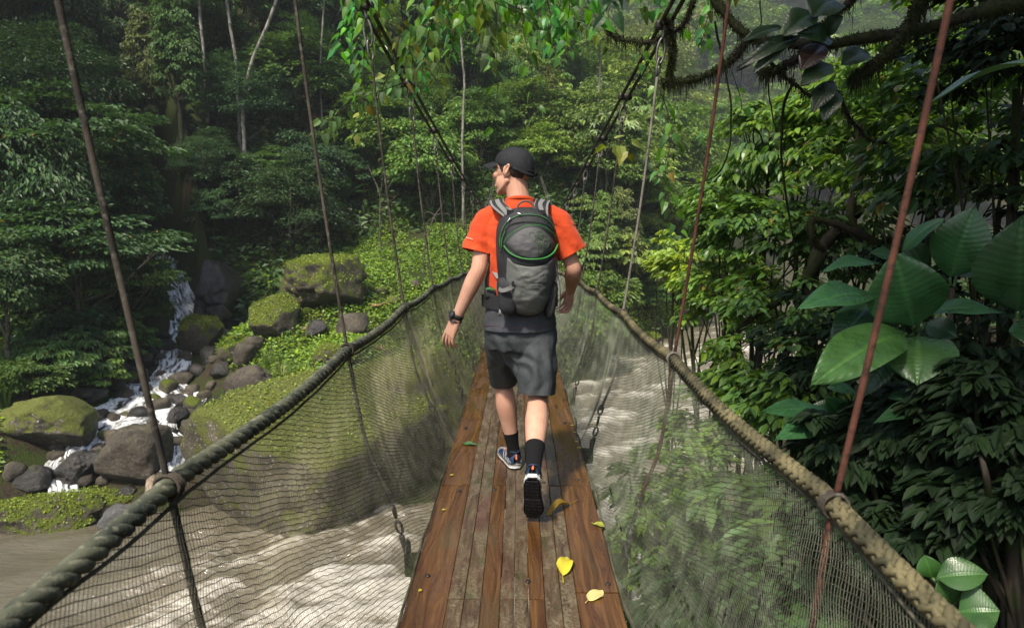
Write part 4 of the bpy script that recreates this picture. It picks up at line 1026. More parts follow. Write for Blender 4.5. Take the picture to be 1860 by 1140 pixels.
def grass(px, py, h, n, seed, label, col=(.10, .16, .03), name='grass_tuft', spread=.25):
    p = spot(px, py); rs = np.random.RandomState(seed); a = rs.uniform(0, 2 * PI, n); ln = h * rs.uniform(.5, 1.1, n); out = rs.uniform(.15, .8, n)
    H = np.stack([np.cos(a), np.sin(a), 0 * a], 1); b = p + H * rs.uniform(0, spread, n)[:, None]; t = np.linspace(0, 1, 6)
    P = b[:, None] + H[:, None] * (ln * out)[:, None, None] * (t ** 1.8)[None, :, None] + np.array([0, 0, 1.0]) * (ln[:, None] * (t - .35 * out[:, None] * t ** 2.5))[..., None]
    S_ = np.stack([-np.sin(a), np.cos(a), 0 * a], 1)[:, None] * (.011 * h * (1 - t * .9))[None, :, None]
    V = np.stack([P - S_, P + S_], 2).reshape(-1, 3); F = []
    i = (np.arange(n) * 12)[:, None] + (np.arange(5) * 2)[None]; F = np.stack([i, i + 1, i + 3, i + 2], -1).reshape(-1, 4)
    g = Geo(); g.add(V, F); o = g.build(name, leaf_near, loc=p); o.color = (*col, 1); return tag(o, label, 'grass')
grass(488, 668, .85, 130, 1, 'spiky dark grass tuft on the bank above the rope')
grass(512, 700, 1.1, 110, 2, 'tall thin yellow-green grass tuft beside the spiky one', (.16, .19, .04))
grass(462, 735, .9, 70, 3, 'dry yellowish grass tuft on the brown slab', (.22, .18, .06))
grass(540, 640, .5, 70, 4, 'short grass tuft near the dark bank rock', (.16, .2, .03))
for i, (a, b) in enumerate([(15, 700), (40, 690), (10, 740), (60, 705), (25, 670)]):
    grass(a, b, 1.5, 120, 20 + i, 'tall arching grass clump at left edge above the pale boulder', (.075, .135, .04)).__setitem__('group', 'tall grass at left edge')
def banana(px, py, h, n, seed, label, col=(.05, .12, .04)):
    p = spot(px, py); rs = np.random.RandomState(seed); root = empty('broad_leaf_plant', p); tag(root, label, 'plant')
    for i in range(n):
        a = rs.uniform(0, 2 * PI); H = np.array([math.cos(a), math.sin(a), 0]); b = p + np.array([0, 0, h * .2])
        V, F = big_leaf(b + H * .1 + [0, 0, h * .3], b + H * h * .55 + [0, 0, h * rs.uniform(.35, .85)], np.array([0, 0, 1.0]) - H * .3, h * .3)
        g = Geo(); g.add(V, F); add_tube(g, np.linspace(p, b + H * .1 + [0, 0, h * .3], 4), .02, 5); o = g.build('leaf', leaf_near, root); o.color = (*col, 1)
def big_leaf(base, tip, nrm, width, nl=90, nw=17, droop=.10, fold=.16, veins=13, rip=.036, wave=.02, seed=0):
    base, tip = np.asarray(base, float), np.asarray(tip, float); L = np.linalg.norm(tip - base); D = (tip - base) / L
    X = nrmz(np.cross(D, nrmz(nrm))); Zn = np.cross(X, D); t = np.linspace(0, 1, nl)[:, None]; s = np.linspace(-1, 1, nw)[None]
    w_ = np.sin(PI * np.clip(t, 0, 1) ** .96) ** .72 * (1 - .12 * t ** 3) * .5 * width + .004
    x_ = s * w_; y_ = t * L + .06 * L * (np.abs(s) ** 2) * (.5 - t); ph = (t * veins - np.abs(s) * 2.6)
    z_ = fold * np.abs(x_) + droop * L * (np.sin(PI * t) - t * .6) + rip * L * .6 * np.abs(np.sin(PI * ph)) * np.abs(s) ** .5 * (1 - np.abs(s) ** 4) - .012 * L * np.exp(-(s / .07) ** 2)
    z_ = z_ + wave * L * np.sin(t * 9 + seed + s * 1.5) * np.abs(s) ** 2
    V = base + x_[..., None] * X + y_[..., None] * D + z_[..., None] * Zn
    return V.reshape(-1, 3), grid_faces(nl, nw)
banana(628, 400, 2.6, 11, 1, 'banana-like plant with broad leaves at the forest edge above the bank')
banana(602, 392, 2.2, 9, 2, 'smaller broad-leaved plant left of the banana-like one')
banana(722, 360, 2.2, 9, 3, 'broad-leaved plant behind the dead forked stem')
# dry fallen leaves on the bank
dry_m = leaf_mat('dry leaf', .8, .15, .1, .4, 0)
for i, (px, py, s_) in enumerate([(682, 562, .38), (508, 712, .45), (560, 603, .3), (690, 640, .34), (700, 556, .25), (620, 500, .3)]):
    p = spot(px, py) + np.array([0, 0, .12]); g = Geo(); rs = np.random.RandomState(i)
    for k in range(6):
        a = k * PI / 3 + rs.uniform(-.2, .2); H = np.array([math.cos(a), math.sin(a), rs.uniform(.1, .7)]); V, F = leaves(T_OVAL, p[None], H[None], np.array([[0, 0, 1.0]]), s_, s_ * .4); g.add(V, F)
    o = g.build('dry_leaf', dry_m, smooth=False, loc=p); o.color = (.42, .24, .13, 1); tag(o, 'curled dry tan leaf fallen on the green bank', 'leaf', 'dry fallen leaves on the bank')

# ================================================================== NEAR RIGHT: SHRUBS BESIDE THE BRIDGE
def shrub(px, py, Y, Rr, seed, ll, col, label, clumps=46, per=42, T=T_OVAL, asp=.42, name='shrub', cat='shrub', droop=.5, mat=None, limbs=7, root_dx=.3, shell=.25, cr=(.22, .36), flat=.55):
    c = at(px, py, Y); cg, cc = crown_geo(seed, Rr, clumps, per, ll, T=T, asp=asp, droop=droop, shell=shell, cr=cr, flat=flat)
    base = stand(c[0] + root_dx, c[1] + .1); base[2] -= .1
    if base[2] > c[2] - .3: base[2] = c[2] - Rr[2] * .8
    root = empty(name, base); tag(root, label, cat)
    for i in range(len(cg.V)): cg.V[i] = cg.V[i] + c
    o = cg.build('foliage', mat or leaf_near, root, smooth=False); o.color = (*col, 1)
    rs = np.random.RandomState(seed + 9); g = Geo(); h = c - base
    P = spline(np.array([base, base + h * .45 + rs.normal(size=3) * .12, c + [0, 0, -Rr[2] * .2]]), 14); add_tube(g, P, np.linspace(.045, .02, 14), 7)
    for t in cc[rs.choice(len(cc), limbs, replace=False)]:
        a = P[rs.randint(5, 13)]; e = c + t; m_ = (a + e) / 2 + rs.normal(size=3) * .1 + [0, 0, .08]
        add_tube(g, spline([a, m_, e], 9), np.linspace(.016, .005, 9), 5)
    g.build('stem', bark_dark, root); return root
G = dict(lime=(.27, .37, .05), br=(.13, .235, .032), md=(.08, .165, .026), dk=(.036, .082, .018), dd=(.010, .024, .007), bl=(.034, .085, .034))  # leaf tones with light put in: sunlit bright ones, near-black shade
shrub(1255, 520, 9.5, (.62, .6, .75), 101, .12, G['lime'], 'sunlit yellow-green bush leaning over the river', 40, 40, droop=.35)
shrub(1225, 470, 11, (.5, .5, .45), 102, .12, G['lime'], 'small sunlit sprig behind the yellow-green bush', 26, 34)
shrub(1330, 560, 7.2, (.62, .6, .6), 103, .085, G['br'], 'green shrub between the red hanger and the mossy trunk', 46, 50, asp=.5)
shrub(1370, 440, 7.0, (.75, .7, .62), 104, .09, G['md'], 'dark-leaved branchy shrub above the green one', 50, 56, asp=.5)
shrub(1320, 380, 8.2, (.6, .6, .5), 105, .085, G['br'], 'light green leafy spray left of the branchy shrub', 34, 34, T=T_LONG)
shrub(1440, 330, 7.6, (.85, .7, .6), 106, .12, G['md'], 'spreading long-leaved shrub behind the looping liana', 48, 40, T=T_LONG, droop=.8)
shrub(1400, 230, 8.0, (.6, .6, .35), 107, .085, G['br'], 'flat leafy spray hanging under the mossy limb', 36, 50, asp=.52)
shrub(1560, 250, 7.6, (1.0, .7, .8), 108, .085, G['br'], 'pale mottled thicket in the upper right', 70, 66, asp=.5)
shrub(1700, 200, 6.5, (1.1, .7, .9), 109, .09, G['br'], 'mottled green thicket right of the pale one', 70, 62, asp=.5)
shrub(1640, 350, 6.2, (1.0, .7, .7), 110, .085, G['br'], 'thicket of small leaves behind the broad-leaved plant', 56, 42)
shrub(1820, 330, 5.0, (.9, .7, .9), 111, .11, G['dk'], 'dark thicket at right edge behind the broad leaves', 56, 42)
shrub(1520, 470, 6.4, (.75, .6, .7), 112, .10, G['dk'], 'shaded shrub left of the broad-leaved plant', 46, 38)
shrub(1430, 600, 6.0, (.62, .6, .7), 113, .10, G['md'], 'shrub around the mossy trunk', 44, 40)
shrub(1350, 720, 5.4, (.5, .5, .5), 114, .09, G['br'], 'green shrub just beyond the right hand rope', 40, 38)
shrub(1290, 800, 5.6, (.42, .5, .42), 115, .09, G['br'], 'leafy shrub seen through the right net over the river', 34, 34)
shrub(1450, 760, 4.8, (.55, .5, .5), 116, .09, G['md'], 'low shrub below the broad-leaved plant', 40, 38)
shrub(1230, 930, 4.6, (.48, .5, .5), 117, .08, G['br'], 'sunlit bush pressed behind the right net', 44, 40)
shrub(1180, 1040, 4.2, (.4, .4, .45), 118, .075, G['br'], 'yellowish-green bush under the edge of the walkway', 40, 40)
shrub(1330, 960, 4.2, (.55, .5, .5), 119, .13, G['md'], 'bush with pointed leaves behind the middle of the right net', 40, 30, T=T_LONG)
shrub(1450, 980, 3.7, (.5, .5, .45), 120, .16, G['md'], 'broad-leaved bush behind the near right net', 30, 22)
shrub(1320, 1110, 3.6, (.5, .5, .4), 121, .11, G['dk'], 'shaded bush low behind the right net', 40, 32)
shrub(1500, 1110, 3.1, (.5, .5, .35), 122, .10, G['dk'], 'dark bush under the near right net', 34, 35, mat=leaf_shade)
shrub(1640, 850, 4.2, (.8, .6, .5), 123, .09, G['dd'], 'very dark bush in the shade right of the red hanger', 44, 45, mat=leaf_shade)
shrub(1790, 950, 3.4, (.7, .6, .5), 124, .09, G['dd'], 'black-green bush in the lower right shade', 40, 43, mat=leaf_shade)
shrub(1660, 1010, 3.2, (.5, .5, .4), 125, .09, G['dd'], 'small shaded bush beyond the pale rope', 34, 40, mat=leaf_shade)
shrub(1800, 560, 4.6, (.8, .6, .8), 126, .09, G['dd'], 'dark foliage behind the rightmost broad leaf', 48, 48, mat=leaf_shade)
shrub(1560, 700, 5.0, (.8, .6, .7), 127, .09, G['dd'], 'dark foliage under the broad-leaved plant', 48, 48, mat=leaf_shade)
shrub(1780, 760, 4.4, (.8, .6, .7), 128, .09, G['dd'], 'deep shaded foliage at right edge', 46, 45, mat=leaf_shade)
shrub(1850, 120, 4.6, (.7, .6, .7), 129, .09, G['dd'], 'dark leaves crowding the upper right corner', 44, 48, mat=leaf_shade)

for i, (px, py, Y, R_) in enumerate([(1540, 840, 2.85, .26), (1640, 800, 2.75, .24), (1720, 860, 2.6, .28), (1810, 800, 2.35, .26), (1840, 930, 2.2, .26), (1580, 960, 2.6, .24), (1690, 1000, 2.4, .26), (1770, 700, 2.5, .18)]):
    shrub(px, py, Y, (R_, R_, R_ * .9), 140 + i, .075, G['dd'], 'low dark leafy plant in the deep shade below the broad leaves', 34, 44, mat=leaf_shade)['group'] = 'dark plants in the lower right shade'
# shaded leaf litter and ground leaves of the near slope
def k_near(X, Y):
    s, _, _ = pdist(np.stack([X, Y], 1), NEAR); return (-s > 1.2)
cover('near_undergrowth', 60000, (-2, 16, -3, 26), .14, (.034, .065, .014), 'dark low plants covering the near slope under the bridge', 'undergrowth', T=T_OVAL, hgt=.55, keep=k_near, seed=9, asp=.5)

# ---- mossy limbs and lianas
moss_bark = bark_mat('moss-hung bark', (.010, .009, .006), (.030, .025, .016), 10, (.022, .026, .007), .75)
def limb_geo(g, pts, r0, r1, hang=0.0, n=70, seed=0, lump=.25):
    P = spline(np.array([at(*q) for q in pts]), n); P = P + .012 * np.stack([vnoise(P * 6 + k * 9, seed + k, 2) for k in range(3)], 1)
    r = np.linspace(r0, r1, n) * (1 + lump * vnoise(P * 14, seed, 3)); add_tube(g, P, r, 9)
    if hang:
        rs = np.random.RandomState(seed); k = int(n * 8 * hang); i = rs.randint(0, n, k); t = np.linspace(0, 1, 5)
        l = rs.exponential(.028, k) + .008; b = P[i] + rs.normal(size=(k, 3)) * .4 * r[i][:, None]
        Q = b[:, None] + np.array([0, 0, -1.0]) * (l[:, None] * t)[..., None] + (rs.normal(size=(k, 1, 3)) * .012) * t[None, :, None]
        V, F = tubes(Q, np.linspace(.0032, .0008, 5)[None], 3); g.add(V, F)
        k = int(n * 45 * min(hang, 1)); i = rs.randint(0, n, k); dr = nrmz(rs.normal(size=(k, 3)) + [0, 0, .3]); b = P[i] + dr * (r[i] * .9)[:, None] + rs.normal(size=(k, 3)) * .006; l = rs.uniform(.006, .022, k); D = nrmz(dr + rs.normal(size=(k, 3)) * .7 + [0, 0, -.3])
        V, F = leaves(T_FAR, b, D, rs.normal(size=(k, 3)), l, l * .35); g.add(V, F)
    return P
tree_base = stand(3.3, 2.2); OT = empty('mossy_tree', tree_base); tag(OT, 'big overhanging tree whose mossy limbs reach across the upper right', 'tree')
g = Geo(); tp = at(1795, 16, 3.5)
add_tube(g, spline(np.array([tree_base - [0, 0, .4], tree_base + [.1, .3, 1.5], [3.1, 3.2, 2.2], tp + [.35, .1, .25], tp + [.5, -.6, 2.0], tp + [.2, -1.4, 3.2]]), 40), np.linspace(.2, .09, 40), 10); g.build('trunk', moss_bark, OT)
for i, (pts, r0, r1, hg) in enumerate([
        ([(1860, 0, 3.4), (1795, 16, 3.5), (1692, 49, 3.6), (1611, 65, 3.7), (1529, 76, 3.8), (1427, 78, 3.9), (1353, 61, 4.0), (1300, 0, 4.1), (1280, -60, 4.1)], .036, .024, 1.0),
        ([(1690, -40, 3.5), (1672, 0, 3.5), (1652, 41, 3.55), (1590, 118, 3.6), (1545, 147, 3.65)], .034, .022, 1.2),
        ([(1205, 147, 4.2), (1225, 150, 4.2), (1255, 147, 4.1), (1304, 127, 4.05), (1337, 102, 4.0), (1360, 66, 3.95)], .012, .018, .5),
        ([(1100, 41, 4.6), (1115, 62, 4.6), (1141, 75, 4.5), (1194, 74, 4.4), (1239, 45, 4.3), (1262, 0, 4.2)], .009, .016, .4),
        ([(1380, 130, 3.9), (1410, 127, 3.9), (1460, 102, 3.85), (1492, 53, 3.8), (1541, 4, 3.8), (1570, -40, 3.8)], .016, .020, .7),
        ([(1400, 115, 4.0), (1440, 150, 4.2), (1490, 178, 4.5), (1530, 170, 4.8)], .012, .008, .2),
        ([(1520, 165, 4.2), (1545, 215, 4.6), (1575, 250, 5.0), (1610, 260, 5.2)], .014, .008, .2),
        ([(1212, 40, 4.25), (1222, 95, 4.2), (1216, 140, 4.2)], .012, .008, 1.0)]):
    g = Geo(); limb_geo(g, pts, r0, r1, hg, 110, 40 + i, .45); o = g.build('limb', moss_bark, OT)
cg, cc = crown_geo(300, (2.7, 3.2, 1.3), 150, 95, .15, T=T_OVAL, asp=.55, shell=.2)  # unseen crown, placed and thickened to shade the right-hand plants
for i in range(len(cg.V)): cg.V[i] = cg.V[i] + np.array([2.1, .3, 5.9])
for seed_, c_ in ((301, (5.6, 1.6, 6.8)),):  # second unseen crown, added to widen that shade
    cg2, _ = crown_geo(seed_, (2.9, 2.9, 1.4), 110, 90, .16, T=T_OVAL, asp=.55, shell=.2)
    for V_, F_ in zip(cg2.V, cg2.F): cg.add(V_ + np.array(c_), F_ - F_.min())
o = cg.build('crown', leaf_near, OT, smooth=False); o.color = (*G['md'], 1)
# large leaves on the limb, colour darkened so they read as silhouettes
def vein_attr(o, veins, nl=90, nw=17):
    t = np.linspace(0, 1, nl)[:, None]; s = np.linspace(-1, 1, nw)[None]; me = o.data
    co = np.zeros(len(me.vertices) * 3, np.float32); me.vertices.foreach_get('co', co); co = co.reshape(nl, nw, 3); L = np.linalg.norm(co[-1, nw // 2] - co[0, nw // 2])
    ph = t * veins - np.abs(s) * 2.6
    v = np.clip(np.exp(-(s / .07) ** 2) + .45 * (np.abs(np.sin(PI * ph)) < .22) * (np.abs(s) > .06), 0, 1) + 0 * t
    a = me.attributes.new('vein', 'FLOAT', 'POINT'); a.data.foreach_set('value', v.astype(np.float32).ravel())
def leaf_at(parent, base, tip, wpx, nmix=(.5, .8), name='leaf', mat=None, col=G['dk'], **kw):
    b, t = at(*base), at(*tip); sc = (base[2] + tip[2]) / 2 / F_PX
    tocam = nrmz(CAM - (b + t) / 2); nn = nrmz(np.array([0, 0, 1.0]) * nmix[0] + tocam * nmix[1] + np.array([kw.pop('nx', 0), 0, 0]))
    V, F = big_leaf(b, t, nn, wpx * sc * 1.05, **kw); g = Geo(); g.add(V, F); o = g.build(name, mat or leaf_gloss, parent); o.color = (*col, 1); vein_attr(o, kw.get('veins', 13)); return o
for b, t, w_ in [((1480, 22), (1424, 62), 46), ((1512, 74), (1452, 58), 40), ((1455, 66), (1338, 122), 26), ((1440, 70), (1368, 130), 24), ((1576, 95), (1530, 115), 40), ((1512, 118), (1455, 152), 36),
                 ((1514, 148), (1476, 200), 32), ((1520, 165), (1496, 218), 32), ((1514, 0), (1476, 28), 60), ((1640, 104), (1648, 112), 26), ((1420, 50), (1350, 72), 18), ((1500, 62), (1530, 30), 30)]:
    leaf_at(OT, (*b, 3.6), (*t, 3.5), w_, (.4, .7), col=vary((.014, .030, .010)), seed=b[0])
leaf_at(OT, (1496, 82, 3.6), (1455, 125, 3.5), 40, (.4, .7), col=(.022, .011, .007))
def liana(pts, r, label, hang=0, name='liana', group=None):
    g = Geo(); P = limb_geo(g, pts, r, r * .7, hang, 60, int(pts[0][0])); return tag(g.build(name, moss_bark, loc=P[-1]), label, 'liana', group)
liana([(1300, 40, 4.2), (1315, 110, 4.2), (1328, 205, 4.2), (1325, 265, 4.2), (1300, 320, 4.3), (1245, 333, 4.4), (1190, 300, 4.5)], .006, 'long looping liana hanging from the mossy limb past the red hanger')
liana([(1440, 150, 4.6), (1424, 200, 4.8), (1421, 300, 5), (1436, 405, 5.2), (1450, 470, 5.4)], .010, 'bent woody liana hanging straight down behind the red hangers')
liana([(1392, 140, 4.6), (1402, 200, 5), (1410, 240, 5.4)], .006, 'short liana left of the bent woody one')
liana([(1380, 0, 4.4), (1382, 40, 4.4), (1376, 60, 4.4)], .005, 'little tendril above the mossy limb')
liana([(1700, 225, 4.6), (1745, 250, 4.6), (1757, 300, 4.6), (1752, 400, 4.7)], .009, 'arched liana in the dark thicket at right')
# woody limbs inside the right thicket
for i, (pts, r0, r1, lab) in enumerate([
        ([(1560, 760, 5.6), (1480, 690, 5.8), (1470, 590, 5.8), (1475, 500, 5.9), (1500, 440, 6.0), (1560, 380, 6.2)], .085, .05, 'thick mossy trunk rising beside the broad-leaved plant'),
        ([(1500, 460, 5.8), (1440, 530, 5.9), (1370, 575, 6.0), (1310, 640, 6.0), (1280, 690, 6.0)], .04, .018, 'mossy branch slanting down to the left over the river'),
        ([(1590, 440, 5.6), (1530, 410, 5.6), (1478, 398, 5.6), (1476, 430, 5.6), (1494, 455, 5.7)], .030, .022, 'hooked mossy branch in the middle of the thicket'),
        ([(1560, 230, 6.0), (1560, 320, 6.0), (1545, 400, 6.0), (1600, 450, 6.0)], .035, .03, 'upright mossy branch under the big dark leaves'),
        ([(1690, 640, 4.8), (1600, 590, 5), (1480, 605, 5.2)], .015, .008, 'reddish bare twig left of the broad-leaved plant'),
        ([(1334, 640, 5.2), (1332, 720, 5.2), (1330, 760, 5.2)], .018, .02, 'dark stem standing right behind the hand rope'),
        ([(1738, 834, 3.6), (1640, 800, 3.8), (1560, 816, 4.0)], .010, .006, 'thin bare branch lying in the lower right shade')]):
    g = Geo(); P = limb_geo(g, pts, r0, r1, .8 if r0 > .02 else 0, 70, 80 + i)
    if i in (0, 3): add_tube(g, spline(np.array([P[-1] if i else P[0], stand(P[-1 if i else 0][0] + .3, P[-1 if i else 0][1]) - [0, 0, .3]]), 8), r0, 8)
    tag(g.build('mossy_branch', moss_bark, loc=P[0]), lab, 'branch')

# ---- broad-leaved plants at right (crop coordinates of the photograph: x/2.447+1100, y/2.447+350)
def q7(x, y, Y): return (x / 2.447 + 1100, y / 2.447 + 350, Y)
def broad(label, centre, ls, foot=None, name='broad_leaf_plant'):
    c = at(*centre); foot = stand(c[0] + .3, c[1] + .55) if foot is None else foot
    if foot[2] > c[2] - .2: foot = np.array([foot[0], foot[1], c[2] - .5])
    root = empty(name, foot); tag(root, label, 'plant'); g = Geo(); add_tube(g, spline(np.array([foot - [0, 0, .1], (foot + c) / 2 + [.06, 0, .03], c]), 16), np.linspace(.016, .012, 16), 8); g.build('stem', bark_dark, root)
    for b, t, w_, mix_, col in ls:
        leaf_at(root, b, t, w_ / 2.447, mix_, col=col, seed=b[0] % 7, veins=15)
        g = Geo(); bb = at(*b); add_tube(g, spline(np.array([c, (c + bb) / 2 + [0, 0, -.02], bb]), 10), .007, 6); o = g.build('petiole', leaf_gloss, root); o.color = (*G['dk'], 1)
    return root
BG, BD, BM = (.026, .085, .028), (.016, .050, .018), (.036, .092, .022)
broad('glossy plant with a rosette of large ribbed leaves beside the near red hanger', q7(1390, 605, 2.75), [
    (q7(1370, 590, 2.70), q7(1285, 270, 2.62), 300, (.2, 1), BG), (q7(1200, 465, 2.75), q7(865, 495, 2.55), 140, (.6, .7), BG), (q7(1235, 325, 2.85), q7(965, 335, 2.75), 90, (1, .45), BG),
    (q7(1395, 545, 2.75), q7(1775, 520, 2.65), 125, (1, .4), BG), (q7(1330, 625, 2.7), q7(922, 832, 2.4), 230, (.5, .8), BM), (q7(1390, 640, 2.7), q7(1385, 842, 2.5), 290, (.6, .8), BM),
    (q7(1180, 480, 2.85), q7(1005, 690, 2.7), 130, (.3, .7), BD), (q7(1300, 300, 2.9), q7(1180, 262, 2.9), 70, (.7, .6), BD), (q7(1420, 580, 2.85), q7(1560, 640, 2.75), 110, (.5, .7), BD), (q7(1350, 560, 2.9), q7(1080, 560, 2.85), 110, (.5, .7), BD), (q7(1300, 640, 2.8), q7(1150, 900, 2.7), 120, (.4, .8), BD), (q7(1420, 640, 2.8), q7(1560, 800, 2.7), 120, (.4, .8), BD)])
broad('upright broad-leaved plant behind the rosette with two tall leaves', q7(1540, 420, 3.0), [
    (q7(1530, 375, 3.0), q7(1640, 62, 2.9), 215, (.2, 1), BG), (q7(1318, 265, 3.0), q7(1500, 108, 2.9), 75, (.7, .6), BG), (q7(1420, 330, 3.1), q7(1330, 210, 3.1), 90, (.3, .8), BD), (q7(1560, 370, 3.1), q7(1700, 330, 3.1), 90, (.6, .6), BD)])
broad('huge dark ribbed leaf plant cut off by the right edge', q7(1830, 560, 2.4), [
    (q7(1832, 525, 2.4), q7(1850, 110, 2.3), 330, (.2, 1), BD), (q7(1840, 540, 2.5), q7(2040, 380, 2.4), 200, (.4, .8), BD), (q7(1850, 560, 2.4), q7(2000, 700, 2.2), 180, (.5, .8), BD)])
broad('dark rosette of pointed leaves below the glossy plant', q7(1500, 960, 2.7), [
    (q7(1500, 950, 2.7), q7(1545, 735, 2.7), 130, (.2, 1), BD), (q7(1480, 935, 2.7), q7(1265, 895, 2.6), 80, (.7, .6), BD), (q7(1490, 965, 2.65), q7(1200, 1005, 2.5), 90, (.7, .6), BD), (q7(1510, 945, 2.7), q7(1690, 840, 2.6), 100, (.5, .7), BD),
    (q7(1520, 960, 2.65), q7(1720, 960, 2.5), 100, (.7, .6), BD), (q7(1490, 930, 2.8), q7(1330, 820, 2.8), 90, (.4, .7), BD), (q7(1450, 930, 2.8), q7(1210, 850, 2.8), 70, (.7, .5), BD)])
broad('rosette of ribbed leaves beyond the pale hand rope', q7(1075, 1030, 3.1), [
    (q7(1040, 1020, 3.1), q7(700, 955, 2.9), 110, (.7, .6), BG), (q7(1065, 1015, 3.1), q7(985, 915, 3.0), 110, (.2, 1), BG), (q7(1080, 1010, 3.1), q7(1250, 950, 3.0), 90, (.6, .6), BD), (q7(1060, 1040, 3.05), q7(760, 1080, 2.8), 130, (.7, .6), BG),
    (q7(1110, 885, 3.3), q7(985, 862, 3.3), 70, (.7, .5), BG), (q7(1050, 1000, 3.15), q7(900, 960, 3.15), 110, (.3, .8), BD), (q7(1075, 1050, 3.0), q7(1010, 1190, 2.8), 150, (.6, .7), BD), (q7(1080, 1040, 3.05), q7(1180, 1110, 2.9), 110, (.6, .7), BD)])
def q8(x, y, Y): return (x / 2.268 + 1040, y / 2.268 + 700, Y)
broad('bright green plant with heart-shaped leaves at the lower right corner', q8(1640, 900, 2.0), [
    (q8(1500, 790, 2.0), q8(1710, 772, 1.95), 130 * 1.08, (.5, .9), (.035, .095, .020)), (q8(1590, 930, 1.95), q8(1760, 925, 1.9), 190 * 1.08, (.4, 1), (.035, .10, .020)), (q8(1480, 790, 2.05), q8(1450, 700, 2.05), 90 * 1.08, (.3, 1), (.035, .10, .020)), (q8(1560, 900, 2.0), q8(1510, 800, 2.0), 110, (.5, .8), (.03, .08, .018))])
# long leaf across the upper right edge, pale sheen put into its colour
pl = empty('arching_leaf', at(1880, 100, 2.0)); tag(pl, 'long arching ribbed leaf crossing the upper right edge with a painted pale sheen', 'leaf')
leaf_at(pl, (1900, 108, 2.0), (1672, 190, 2.2), 66, (1, .25), name='blade', col=(.06, .11, .06), veins=20)

# ---- leafy vines hanging over the bridge
def vine(pts, n, ll, col, label, seed, group='leafy vines hanging over the bridge', r=.0035, T=T_HEART, spread=.5, pairs=True, name='hanging_vine'):
    P = spline(np.array([at(*q) for q in pts]), 80); P = P + .01 * np.stack([vnoise(P * 5 + k * 7, seed + k, 2) for k in range(3)], 1); rs = np.random.RandomState(seed)
    root = empty(name, P[0]); tag(root, label, 'vine', group); g = Geo(); add_tube(g, P, np.linspace(r, r * .5, 80), 5); g.build('stem', bark_dark, root)
    i = np.clip((np.linspace(4, 78, n) + rs.uniform(-2, 2, n)).astype(int), 0, 79); Tn = nrmz(np.gradient(P, axis=0))[i]; sd = nrmz(np.cross(Tn, rs.normal(size=(n, 3)) * .4 + np.array([0, -1.0, .2])))
    s_ = np.where(np.arange(n) % 2 == 0, 1, -1)[:, None]; D = nrmz(sd * s_ * rs.uniform(.3, .9, (n, 1)) + np.array([0, 0, -1.0]) * rs.uniform(.35, 1.0, (n, 1)) + Tn * .25)
    L = ll * rs.uniform(.65, 1.25, n); Nn = nrmz(np.array([0, -.7, .75]) + rs.normal(size=(n, 3)) * .45)
    pb = P[i] + sd * s_ * rs.uniform(.005, .05, (n, 1)) * spread * 2
    V, F = leaves(T, pb, D, Nn, L, L * rs.uniform(.5, .68, n)); g = Geo(); g.add(V, F); o = g.build('leaves', leaf_near, root, smooth=False); o.color = (*col, 1); return root
VG = (.085, .215, .030)
vine([(735, 150, 4.6), (700, 162, 4.6), (655, 178, 4.6), (610, 208, 4.6), (565, 250, 4.6)], 30, .075, (.11, .20, .07), 'leafy vine spray reaching left with leaves coloured pale for shine', 1, None, T=T_HEART)  # shine of these leaves put into a paler colour
vine([(905, -20, 5.0), (901, 60, 5.0), (904, 140, 5.0), (902, 240, 5.0)], 9, .09, VG, 'single thin vine hanging straight down over the cap', 2, None)
vine([(945, -20, 4.6), (950, 50, 4.6), (962, 110, 4.6), (975, 200, 4.6)], 12, .085, VG, 'sparse vine hanging right of the cap', 3, None)
vine([(1150, 80, 4.6), (1192, 150, 4.5), (1222, 240, 4.5), (1205, 330, 4.4), (1236, 425, 4.4)], 46, .075, VG, 'leafy vine trailing down beside the pale steel hanger', 4, None)
vine([(1330, 130, 4.9), (1345, 200, 4.9), (1300, 240, 4.9), (1280, 250, 5)], 12, .07, VG, 'short vine below the mossy arch', 5, None)
rv = np.random.RandomState(8)
for i in range(54):
    z = rv.rand()
    if z < .5: x0 = rv.uniform(618, 900); ln = rv.uniform(60, 230) * (1 - .5 * abs(x0 - 740) / 180)
    elif z < .78: x0 = rv.uniform(880, 1040); ln = rv.uniform(40, 130)
    else: x0 = rv.uniform(1080, 1290); ln = rv.uniform(40, 120)
    d0 = rv.uniform(4.0, 5.8); y0 = rv.uniform(-70, 10); dx = rv.uniform(-45, 25)
    if rv.rand() < .4: dx = rv.choice([-1, 1]) * rv.uniform(70, 150); ln *= .7
    vine([(x0 - dx, y0 - 30, d0), (x0 - dx * .6, y0 + ln * .3, d0), (x0 - dx * .1, y0 + ln * .7, d0 + .05), (x0 + dx * .2, y0 + ln + 20, d0)], int(rv.uniform(.09, .17) * (ln + 50)), rv.uniform(.065, .10), tuple(q * rv.choice([.5, .8, 1.0, 1.25]) for q in vary(VG, .2)), 'leafy vine tendril among the many hanging above the bridge', 20 + i)  # dark to bright colour steps imitate shaded and lit vines
# thin stems rising across the view
vine([(640, 250, 5.0), (690, 170, 4.9), (720, 90, 4.8), (745, -20, 4.7)], 8, .08, (.2, .22, .03), 'thin pale stem slanting up through the left vines', 90, None)
vine([(1106, 275, 4.9), (1110, 255, 4.9), (1135, 262, 4.9), (1142, 282, 4.9)], 8, .10, (.22, .25, .03), 'small yellow-green leaf sprig on the right hanger', 91, None)
